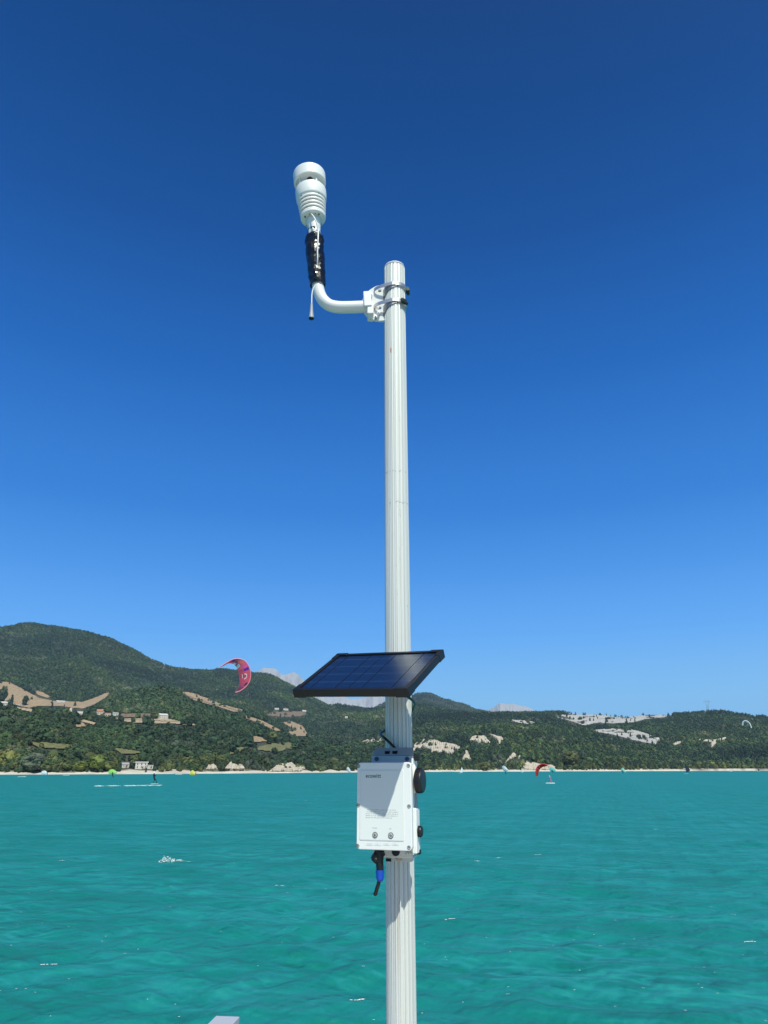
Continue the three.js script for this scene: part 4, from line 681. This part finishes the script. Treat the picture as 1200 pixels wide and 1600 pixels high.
// ---- the weather sensor on the arm
{
  const b = at(489.6, 343.8, PZ), top = at(483, 273.4, PZ), axis = top.clone().sub(b), H = axis.length(), k = H / 0.19, t = thing('weather_sensor', 'white ultrasonic weather sensor with louvred lower body on the arm end', 'weather sensor', [b.x, b.y, b.z]);
  t.quaternion.setFromUnitVectors(V(0, 1, 0), axis.normalize()); t.scale.set(1.09, 1, 1.09);
  const S = pts => lathe(pts.map(([r, y]) => [r * k, y * k]), 72);
  const yF = 0.066, yS = 0.077, yB = 0.118, yG = 0.149, yT = 0.19;
  part('rain_cap', S([[0, yG + 0.006], [0.03, yG + 0.006], [0.0395, yG + 0.004], [0.0425, yG], [0.0466, yG], [0.048, yG + 0.002], [0.0488, yT - 0.003], [0.048, yT - 0.0006], [0.0465, yT], [0, yT + 0.0008]]), plasticWhite, t);
  for (let i = 0; i < 4; i++) { const a = i * Math.PI / 2 + 0.62, x = Math.sin(a) * 0.0355 * k, z = Math.cos(a) * 0.0355 * k; part('strut', move(new THREE.CylinderGeometry(0.0026 * k, 0.0026 * k, 0.038 * k, 12), x, 0.1345 * k, z), plasticWhite, t); }
  for (let i = 0; i < 4; i++) { const a = i * Math.PI / 2 + 0.1, x = Math.sin(a) * 0.016 * k, z = Math.cos(a) * 0.016 * k; part('transducer', move(new THREE.CylinderGeometry(0.0085 * k, 0.008 * k, 0.01 * k, 20), x, 0.1525 * k, z), std([0.06, 0.055, 0.05], 0.6), t); }
  part('body', S([[0, yB + 0.004], [0.038, yB + 0.004], [0.0445, yB + 0.0025], [0.0462, yB - 0.001], [0.046, yB - 0.02], [0.0447, yS + 0.002], [0.0425, yS], [0.0405, yF + 0.003], [0.028, yF + 0.003], [0, yF + 0.003]]), plasticWhite, t);
  for (const a of [-0.75, 0.62, 2.2, 3.9]) { const y = (yF + yS) / 2 * k, r = 0.0412 * k; part('screw', rod(V(Math.sin(a) * r * 0.9, y, Math.cos(a) * r * 0.9), V(Math.sin(a) * r * 1.01, y - 0.001 * k, Math.cos(a) * r * 1.01), 0.0022 * k, 0.0022 * k, 12), std([0.12, 0.12, 0.11], 0.5, 0.5), t); }
  for (let i = 0; i < 5; i++) { const y = 0.011 + i * 0.0131, r = lerp(0.0372, 0.0415, i / 4); part('louvre', S([[r - 0.016, y + 0.0045], [r - 0.003, y - 0.0005], [r - 0.0008, y - 0.0012], [r, y + 0.0002], [r + 0.0003, y + 0.0048], [r - 0.0012, y + 0.0066], [r - 0.016, y + 0.0095]]), plasticWhite, t); }
  part('core', S([[0, 0.002], [0.0215, 0.002], [0.025, 0.07], [0, 0.07]]), std([0.3, 0.29, 0.27], 0.7), t);
  const bp = part('base_plate', S([[0, 0.003], [0.017, 0.003], [0.017, 0], [0.03, 0], [0.0345, 0.0012], [0.0368, 0.005], [0.0372, 0.0095], [0.034, 0.0115], [0, 0.0115]]), plasticWhite, t);
  for (const a of [-0.95, 0.7, 2.3, 4]) part('screw', move(new THREE.CylinderGeometry(0.0026 * k, 0.0026 * k, 0.003 * k, 12), Math.sin(a) * 0.028 * k, -0.0004 * k, Math.cos(a) * 0.028 * k), std([0.1, 0.14, 0.12], 0.4, 0.5), bp);
  for (const x of [-0.009, 0, 0.008]) part('vent', move(new THREE.BoxGeometry(0.0022 * k, 0.002 * k, 0.004 * k), x * k, 0.0006 * k, 0.0245 * k), std([0.1, 0.1, 0.09], 0.6), bp);
  part('collar', S([[0, 0.004], [0.0215, 0.004], [0.0215, -0.014], [0.019, -0.02], [0.0172, -0.024], [0, -0.024]]), plasticWhite, t);
  const nut = new THREE.CylinderGeometry(0.0205 * k, 0.0185 * k, 0.026 * k, 6); nut.rotateY(0.3); part('socket', [move(nut.toNonIndexed(), 0, -0.033 * k, 0), move(new THREE.CylinderGeometry(0.0172 * k, 0.0178 * k, 0.012 * k, 30), 0, -0.05 * k, 0)], plasticWhite, t);
  const cab = [[487, 334.5, 0.03], [491, 340, 0.038], [495, 349, 0.036], [497, 360, 0.031], [497, 372, 0.036], [496, 392, 0.034], [496.2, 405, 0.03], [495.4, 418, 0.019]].map(([x, y, z]) => at(x, y, PZ + z)); t.updateMatrixWorld(); part('cable', tube(cab.map(p => t.worldToLocal(p)), 0.0019, 50, 8), plasticWhite, t);
}
// ---- the solar panel
{
  const yw = -Math.PI / 6, ti = 30.4 * Math.PI / 180, rl = -0.0523, r = V(Math.cos(yw), 0, -Math.sin(yw)), bk = V(-Math.sin(yw), 0, -Math.cos(yw)), bb = bk.clone().multiplyScalar(Math.cos(ti)).add(V(0, Math.sin(ti), 0)), n0 = r.clone().cross(bb), x = r.clone().multiplyScalar(Math.cos(rl)).addScaledVector(n0, Math.sin(rl)), n = x.clone().cross(bb).normalize();
  const c = V(-0.03185, 4.1946, -1.47), W = 0.2655, L = 0.1896, T = 0.0155, t = thing('solar_panel', 'small dark blue solar panel in a black frame tilted on the mast', 'solar panel', [c.x, c.y, c.z]);
  t.quaternion.setFromRotationMatrix(new THREE.Matrix4().makeBasis(x, n, bb.clone().negate()));
  const fr = 0.0085, M = phys([0.006, 0.0065, 0.008], 0.45, {});
  for (const s of [-1, 1]) { part('frame_bar', move(rbox(W, T, fr, 0.0012), 0, -T / 2, s * (L - fr) / 2), M, t); part('frame_bar', move(rbox(fr, T - 0.0006, L - fr * 2 + 0.001, 0.0012), s * (W - fr) / 2, -T / 2, 0), M, t); }
  for (const sx of [-1, 1]) for (const sz of [-1, 1]) part('corner_cap', [move(rbox(0.03, T + 0.003, 0.0105, 0.0015), sx * (W / 2 - 0.0144), -T / 2, sz * (L / 2 - 0.0046)), move(rbox(0.0105, T + 0.0024, 0.028, 0.0015), sx * (W / 2 - 0.0046), -T / 2, sz * (L / 2 - 0.0138))], M, t);
  part('backsheet', move(new THREE.BoxGeometry(W - fr * 2 + 0.002, 0.006, L - fr * 2 + 0.002), 0, -0.0062, 0), phys([0.006, 0.009, 0.024], 0.2, { clearcoat: 0.6, clearcoatRoughness: 0.15 }), t);
  const iw = W - fr * 2, il = L - fr * 2, cuts = [0, 0.105, 0.345, 0.47, 0.597, 0.867, 1];
  const cellTex = canvasTex(256, 512, (g, w, h) => { g.fillStyle = 'rgb(11,28,56)'; g.fillRect(0, 0, w, h); for (let i = 0; i < 500; i++) { g.fillStyle = `rgba(${rnd() < 0.5 ? '60,90,170' : '6,12,40'},${rr(0.03, 0.12)})`; g.fillRect(rnd() * w, rnd() * h, rr(4, 60), rr(1, 4)); } for (let i = 0; i < 13; i++) { g.fillStyle = i % 3 === 1 ? 'rgba(115,145,205,0.5)' : 'rgba(8,14,44,0.75)'; g.fillRect(0, (i + 0.5) * h / 13, w, i % 3 === 1 ? 3 : 4); } for (let i = 0; i < 22; i++) { g.fillStyle = 'rgba(90,120,190,0.16)'; g.fillRect((i + 0.5) * w / 22, 0, 2, h); } });
  const cellMat = phys([1, 1, 1], 0.34, { map: cellTex, clearcoat: 0.5, clearcoatRoughness: 0.22 });
  for (let i = 0; i < 6; i++) { const gap = i === 1 || i === 3 ? 0.0022 : 0.0028, a = cuts[i] * iw - iw / 2 + gap / 2 + (i ? 0 : 0.002), b2 = cuts[i + 1] * iw - iw / 2 - (cuts[i + 1] === 0.47 ? 0.0004 : gap / 2) - (i === 5 ? 0.002 : 0); part('solar_cell', move(new THREE.BoxGeometry(b2 - a, 0.0012, il - 0.006), (a + b2) / 2, -0.0031, 0), cellMat, t); }
  // hinged bracket that carries it on the mast
  t.updateMatrixWorld(); const q = t.worldToLocal(V(PX, 4.19, PZ + PR)), u = t.worldToLocal(V(PX + 0.004, 4.2, -1.55)); u.y = -T - 0.004;
  part('bracket', [rod(q, u, 0.011, 0.011, 16), move(rbox(0.08, 0.004, 0.06, 0.001), u.x, -T - 0.002, u.z)], M, t);
  const bandPts = []; for (let i = 0; i < 20; i++) { const a = i / 20 * 6.283; bandPts.push(V(PX + Math.cos(a) * (PR + 0.002), 4.19, PZ + Math.sin(a) * (PR + 0.002))); } const g = band(bandPts, 0.016, 0.002, true); g.applyMatrix4(t.matrixWorld.clone().invert()); part('clamp_band', g, steel, t);
}
{ // the cable from the panel, round behind the mast, to the box
  const p0 = at(636, 1088, -1.50), o0 = p0.clone(), t = thing('power_cable', 'thin black cable looping from the solar panel behind the mast to the box', 'cable', [p0.x, p0.y, p0.z]);
  const pts = [p0, at(643, 1093, -1.53), at(647.2, 1098, -1.565), at(646.5, 1103, -1.605), at(640, 1115, -1.66), at(612, 1135, -1.675), at(595.5, 1146, -1.632), at(597, 1150, -1.592), at(603, 1155, -1.572), at(611, 1162.5, -1.569), at(617.5, 1169.5, -1.569), at(619.5, 1176, -1.573)];
  part('cable', tube(pts.map(p => p.clone().sub(o0)), 0.0029, 120, 12), black, t);
}
// ---- the white box
{
  const yaw = -18 * Math.PI / 180, W = 0.1152, H = 0.162, D = 0.052, y0 = 3.9316 - H / 2, t = thing('control_box', 'white plastic control box with printed lid and black side knobs on the mast', 'control box', [-0.0017, y0, -1.5], yaw);
  t.updateMatrixWorld(); const inv = t.matrixWorld.clone().invert(), e0 = EYE.clone().applyMatrix4(inv);
  const B = (px, py, z = 0) => { const d = ray(px, py).transformDirection(inv); return e0.clone().addScaledVector(d, (z - e0.z) / d.z); };
  const shell = phys([0.8, 0.81, 0.79], 0.45, { clearcoat: 0.1, clearcoatRoughness: 0.4 });
  const rrect = (w, h, r) => { const s = new THREE.Shape(); s.moveTo(-w / 2 + r, -h / 2); s.lineTo(w / 2 - r, -h / 2); s.absarc(w / 2 - r, -h / 2 + r, r, -Math.PI / 2, 0); s.lineTo(w / 2, h / 2 - r); s.absarc(w / 2 - r, h / 2 - r, r, 0, Math.PI / 2); s.lineTo(-w / 2 + r, h / 2); s.absarc(-w / 2 + r, h / 2 - r, r, Math.PI / 2, Math.PI); s.lineTo(-w / 2, -h / 2 + r); s.absarc(-w / 2 + r, -h / 2 + r, r, Math.PI, Math.PI * 1.5); return s; };
  const slab = (w, h, d, r, bev) => { const g = new THREE.ExtrudeGeometry(rrect(w - bev * 2, h - bev * 2, r - bev), { depth: d - bev * 2, bevelEnabled: true, bevelSize: bev, bevelThickness: bev, bevelSegments: 3, curveSegments: 8 }); return g.translate(0, 0, bev); };
  part('lid', move(slab(W, H, 0.0125, 0.008, 0.0016), 0, H / 2, -0.0125), shell, t);
  part('housing', move(slab(W - 0.009, H - 0.006, D - 0.0128, 0.006, 0.001), 0, H / 2, -D), shell, t);
  // printed membrane, standing a little proud of the lid
  const mA = B(562.5, 1203), mB = B(631.5, 1315), mw = mB.x - mA.x, mh = mA.y - mB.y, mTex = canvasTex(1024, 1664, (g, w, h) => {
    g.fillStyle = 'rgb(231,233,231)'; g.fillRect(0, 0, w, h); const ux = px => (px - 562.5) / 69 * w, uy = py => (py - 1203) / 112 * h;
    g.fillStyle = '#202428'; g.textAlign = 'left'; g.textBaseline = 'alphabetic'; g.font = 'bold 118px sans-serif'; const tw = g.measureText('ecowitt').width; g.save(); g.translate(ux(571), uy(1214.8)); g.scale((ux(596.5) - ux(571)) / tw, 1.05); g.fillText('ecowitt', 0, 0); g.restore();
    // five lines of small print, too small to read in the photograph
    g.fillStyle = '#5d6266'; [[574, 620], [573.5, 624], [571.5, 624], [571.5, 622.5], [571.5, 614]].forEach(([a, b], k) => { let x = ux(a); const y = uy(1266.8 + k * 3.15), end = ux(b); while (x < end) { const n = 2 + Math.floor(rnd() * 8); for (let q = 0; q < n && x < end; q++) { const tall = rnd() < 0.3; g.fillRect(x, y - (tall ? 8 : 0), 4, tall ? 26 : 18); g.fillRect(x, y + (rnd() < 0.5 ? 0 : 14), 9, 4); x += 13; } x += 13; } });
    g.textAlign = 'center'; g.font = '44px sans-serif'; g.fillStyle = '#6a6f73'; g.fillText('Power', ux(586.6), uy(1297.2)); g.fillText('AP', ux(611.3), uy(1298));
  });
  part('membrane', move(slab(mw, mh, 0.0009, 0.003, 0.0003), (mA.x + mB.x) / 2, (mA.y + mB.y) / 2, -0.0002), std([0.74, 0.75, 0.735], 0.5), t);
  part('print', move(new THREE.PlaneGeometry(mw - 0.003, mh - 0.003), (mA.x + mB.x) / 2, (mA.y + mB.y) / 2, 0.001), std([0.95, 0.96, 0.94], 0.5, 0, { map: mTex }), t);
  for (const [px, py, s] of [[586.4, 1304.5, 0], [611, 1305.3, 1]]) {
    const p = B(px, py), bt = part('button', move(new THREE.CylinderGeometry(0.0042, 0.0044, 0.0016, 32).rotateX(Math.PI / 2), p.x, p.y, 0.0017), std([0.5, 0.51, 0.51], 0.5), t);
    part('ring', move(new THREE.TorusGeometry(0.0047, 0.0008, 8, 40), p.x, p.y, 0.0016), std([0.06, 0.065, 0.07], 0.5), bt);
    part('symbol', s ? [move(new THREE.TorusGeometry(0.0016, 0.0004, 6, 20).scale(1, 0.7, 1), p.x - 0.0009, p.y + 0.0006, 0.0027), move(new THREE.TorusGeometry(0.0016, 0.0004, 6, 20).scale(1, 0.7, 1), p.x + 0.0009, p.y - 0.0006, 0.0027)] : [move(new THREE.TorusGeometry(0.0021, 0.0005, 6, 24, 5).rotateZ(-0.9 + Math.PI / 2 + 1), p.x, p.y, 0.0027), move(new THREE.BoxGeometry(0.0008, 0.0024, 0.0006), p.x, p.y + 0.0012, 0.0027), move(new THREE.CylinderGeometry(0.0009, 0.0009, 0.0008, 12).rotateX(Math.PI / 2), p.x, p.y, 0.0026)], std([0.09, 0.09, 0.1], 0.5), bt);
  }
  [[6, 577.5], [2, 590], [4, 604], [3, 618]].forEach(([s, px]) => { const p = B(px, 1319); part('port_label', move(new THREE.PlaneGeometry(0.014, 0.0042), p.x, p.y, 0.0004), std([0.84, 0.85, 0.83], 0.45, 0, { map: canvasTex(256, 76, (g, w, h) => { g.fillStyle = 'rgb(243,244,243)'; g.fillRect(0, 0, w, h); g.fillStyle = '#80858a'; for (let q = 0; q < s; q++) { const x = w / 2 + (q - s / 2) * 27; g.fillRect(x, 24, 6, 30); g.fillRect(x, rnd() < 0.5 ? 24 : 48, 18, 6); } }) }), t); });
  for (const [px, py] of [[560.2, 1197], [638, 1196.4], [559.2, 1258.5], [639, 1260], [558.8, 1321.6], [638.8, 1324.4]]) { const p = B(px, py), hole = part('screw', lathe([[0, -0.0004], [0.0024, -0.0004], [0.0026, 0.0005], [0.0034, 0.0005], [0.0036, -0.0002]], 24).rotateX(Math.PI / 2).translate(p.x, p.y, 0.0001), std([0.13, 0.13, 0.125], 0.45, 0.6), t); part('screw_slot', [move(new THREE.BoxGeometry(0.0036, 0.0008, 0.0006), p.x, p.y, 0.0001), move(new THREE.BoxGeometry(0.0008, 0.0036, 0.0007), p.x, p.y, 0.0001)], black, hole); }
  // top bracket plate: lower half flat, upper half leaning back, with two slots and two bolts
  const pz = -D - 0.001, flat = [[580, 1193], [581.5, 1181], [645, 1181], [645.5, 1193]].map(([x, y]) => B(x, y, pz)), grey = phys([0.4, 0.42, 0.44], 0.4, { metalness: 0.3 });
  const sh = new THREE.Shape(); const [q0, q1, q2, q3] = flat; sh.moveTo(q0.x, q0.y - 0.03); sh.lineTo(q1.x, q1.y); sh.lineTo(q2.x, q2.y); sh.lineTo(q3.x, q3.y - 0.03); const ext = { depth: 0.0022, bevelEnabled: true, bevelSize: 0.0004, bevelThickness: 0.0004, bevelSegments: 1 };
  const br = part('top_bracket', move(new THREE.ExtrudeGeometry(sh, ext), 0, 0, pz - 0.002), grey, t);
  const s2 = new THREE.Shape(), w2 = q2.x - q1.x, up = 0.0165; s2.moveTo(0, 0); s2.lineTo(w2, 0); s2.lineTo(w2 - 0.001, up - 0.002); s2.lineTo(w2 - 0.003, up); s2.lineTo(0.009, up); s2.quadraticCurveTo(0.005, up, 0.004, up - 0.005); s2.lineTo(0, 0);
  for (const a of [0.027, 0.044]) { const hh = new THREE.Path(); hh.moveTo(a, 0.0025); hh.lineTo(a + 0.0115, 0.0025); hh.lineTo(a + 0.0125, 0.0105); hh.lineTo(a - 0.001, 0.0105); s2.holes.push(hh); }
  part('bracket_tab', new THREE.ExtrudeGeometry(s2, ext).rotateX(-0.45).translate(q1.x, q1.y, pz - 0.002), grey, br);
  part('slot_shade', move(new THREE.BoxGeometry(w2 - 0.02, 0.013, 0.002).rotateX(-0.45), (q1.x + q2.x) / 2, q1.y + 0.0062, pz - 0.0072), black, br);  // black sheet standing in for the shade inside the slots
  for (const [px, py] of [[588.2, 1185.8], [635.8, 1185.8]]) { const p = B(px, py, pz + 0.003); part('bolt', [rod(V(p.x, p.y, pz - 0.004), V(p.x, p.y, pz + 0.0035), 0.0048, 0.0044, 18), rod(V(p.x, p.y, pz + 0.0032), V(p.x, p.y, pz + 0.0036), 0.0024, 0.0024, 6)], phys([0.05, 0.065, 0.12], 0.25, { metalness: 0.7 }), t); }
  part('side_cheek', move(rbox(0.004, 0.05, 0.03, 0.0015), q2.x - 0.001, q2.y - 0.03, pz - 0.012), shell, t);
  part('clamp_nut', move(new THREE.CylinderGeometry(0.0068, 0.0068, 0.011, 24).rotateZ(Math.PI / 2), q2.x + 0.006, q2.y - 0.0035, pz - 0.01), black, t);
  // right side: hub, big knob, flange, small knob
  const sx = (W - 0.009) / 2, knob = (py, dia, len, z, stub) => { const y = B(645, py, z).y, g = lathe([[0, 0], [dia * 0.44, 0], [dia * 0.5, 0.0015], [dia * 0.5, len - 0.003], [dia * 0.47, len - 0.001], [dia * 0.42, len], [0, len]], 56).rotateZ(-Math.PI / 2); const kb = part('knob', move(g, sx + stub, y, z), phys([0.013, 0.014, 0.018], 0.4), t); const rib = []; for (let i = 0; i < 36; i++) { const a = i / 36 * 6.283; rib.push(move(new THREE.BoxGeometry(len * 0.6, dia * 0.018, dia * 0.03).rotateX(-a), sx + stub + len * 0.45, y + Math.sin(a) * dia * 0.498, z + Math.cos(a) * dia * 0.498)); } part('grip', rib, black, kb); return y; };
  const ky = knob(1219.5, 0.0472, 0.0155, -0.027, 0.0075);
  part('hub', move(lathe([[0, 0], [0.028, 0], [0.027, 0.0055], [0.021, 0.0085], [0, 0.0085]], 48).rotateZ(-Math.PI / 2).scale(1, 1, 0.42), sx - 0.001, ky + 0.003, -0.027), shell, t);
  const sy = knob(1298.8, 0.0205, 0.009, -0.036, 0.0065);
  part('side_flange', move(rbox(0.0095, 0.082, 0.026, 0.002), sx + 0.0028, sy + 0.0015, -0.0355), shell, t);
  part('side_rail', move(rbox(0.0055, 0.04, 0.012, 0.001), sx + 0.001, B(650, 1251, -0.045).y, -0.045), grey, t);
  part('latch', move(rbox(0.006, 0.006, 0.014, 0.001), sx + 0.003, B(650, 1264.5, -0.03).y, -0.034), steel, t);
  part('foot', move(rbox(0.009, 0.009, 0.012, 0.0015), sx + 0.004, B(651, 1331, -0.045).y, -0.046), black, t);
  // lower bracket and its fittings
  const bz = -D + 0.004, l0 = B(583, 1322, bz), l1 = B(645, 1340, bz), lb = part('lower_bracket', [move(rbox(l1.x - l0.x, l0.y - l1.y, 0.003, 0.001), (l0.x + l1.x) / 2, (l0.y + l1.y) / 2, bz), move(rbox(l1.x - l0.x, 0.003, 0.03, 0.001), (l0.x + l1.x) / 2, l1.y, bz - 0.015)], phys([0.7, 0.69, 0.66], 0.5), t);
  const c0 = B(601, 1337, bz - 0.01), c1 = B(645, 1347.5, bz - 0.01); const lip = new THREE.Shape(), lw = c1.x - c0.x, lh = c0.y - c1.y; lip.moveTo(0, lh); lip.lineTo(0, 0.003); lip.lineTo(lw * 0.8, 0); lip.quadraticCurveTo(lw, 0, lw, lh * 0.5); lip.lineTo(lw, lh); lip.lineTo(0, lh);
  part('lip', move(new THREE.ExtrudeGeometry(lip, ext), c0.x, c1.y, bz - 0.016), phys([0.6, 0.59, 0.56], 0.5), lb);
  const sl = B(606.5, 1344, bz - 0.01); part('slot', move(new THREE.BoxGeometry(0.011, 0.0055, 0.002), sl.x, sl.y, bz - 0.0126), black, lb);
  const pl = B(619, 1330.5, bz); part('port', move(new THREE.CylinderGeometry(0.0082, 0.0082, 0.004, 28).rotateX(Math.PI / 2), pl.x, pl.y, bz + 0.0015), black, lb);
  const pb = B(620.5, 1341, bz); part('bolt', move(new THREE.SphereGeometry(0.0066, 20, 12).scale(1, 0.9, 0.6), pb.x, pb.y, bz - 0.01), phys([0.4, 0.34, 0.29], 0.5, { metalness: 0.4 }), lb);
  for (const px of [636.5, 640.8]) { const p = B(px, 1333, bz); part('bolt', move(new THREE.SphereGeometry(0.0034, 14, 10), p.x, p.y, bz + 0.002), steel, lb); }
  { const p = B(584.5, 1331, bz); part('bolt', move(new THREE.SphereGeometry(0.003, 14, 10), p.x, p.y, bz + 0.002), steel, lb); }
  // cable gland with blue nut
  const cz = -0.022, G = (x, y) => B(x, y, cz), gl = part('cable_gland', [rod(G(593, 1325), G(592.5, 1338), 0.0098, 0.0098, 24), rod(G(592.5, 1338), G(592.5, 1346), 0.0092, 0.0082, 24), rod(G(593, 1346), G(594, 1362), 0.0076, 0.0072, 24)], black, t);
  const lump = new THREE.IcosahedronGeometry(0.0098, 3), lp = lump.attributes.position; for (let i = 0; i < lp.count; i++) { const m = 1 + 0.3 * noise(lp.getX(i) * 150, lp.getY(i) * 150, lp.getZ(i) * 150); lp.setXYZ(i, lp.getX(i) * m, lp.getY(i) * m, lp.getZ(i) * m); } lump.computeVertexNormals(); const lg = G(588.5, 1340); part('protective_cap', [move(lump, lg.x, lg.y, cz + 0.003), tube([G(586, 1333), G(590, 1329), G(597, 1331), G(602, 1331.5), G(603, 1334.5), G(600.5, 1337)].map(p => p.setZ(cz + 0.009)), 0.0012, 30, 8)], black, gl);
  const nutB = new THREE.CylinderGeometry(0.0086, 0.0074, 0.0165, 12); const nb = G(593.8, 1366.5); part('blue_nut', [move(nutB.toNonIndexed(), nb.x, nb.y, cz), move(new THREE.CylinderGeometry(0.0066, 0.005, 0.004, 24), nb.x, nb.y - 0.0098, cz)], phys([0.012, 0.07, 0.46], 0.32), gl);
  part('cable', tube([[593, 1372], [591.5, 1380], [588.8, 1389], [586.6, 1397]].map(([x, y]) => G(x, y)), 0.0038, 24, 12), black, gl); const ce = G(586.5, 1396.5); part('cable_end', move(new THREE.SphereGeometry(0.0041, 16, 12), ce.x, ce.y, cz), black, gl);
}
// ---- end of a square metal rail at the bottom edge
{
  const d = ray(356, 1587.5), y = 3.42, q = (y - 4) / d.y, p = EYE.clone().addScaledVector(d, q), L = 1.1, yaw = -0.115, t = thing('rail', 'end of a grey square metal rail at the bottom edge left of the mast', 'rail', [p.x, y - 0.97, p.z], yaw), zinc = std([0.56, 0.57, 0.6], 0.5, 0.35), w = 36.5 * p.distanceTo(EYE) * 0.83 / F * 1.0;
  part('beam', move(rbox(w, 0.05, L, 0.002), 0, 0.945, L / 2), zinc, t); part('end_plug', move(rbox(w - 0.006, 0.044, 0.006, 0.002), 0, 0.945, -0.0025), std([0.1, 0.1, 0.1], 0.6), t);
  part('post', move(rbox(0.05, 0.94, 0.05, 0.002), 0, 0.45, 0.5), zinc, t); part('foot_plate', move(rbox(0.12, 0.008, 0.12, 0.001), 0, -0.045, 0.5), zinc, t);
}
renderer.render(scene, camera);
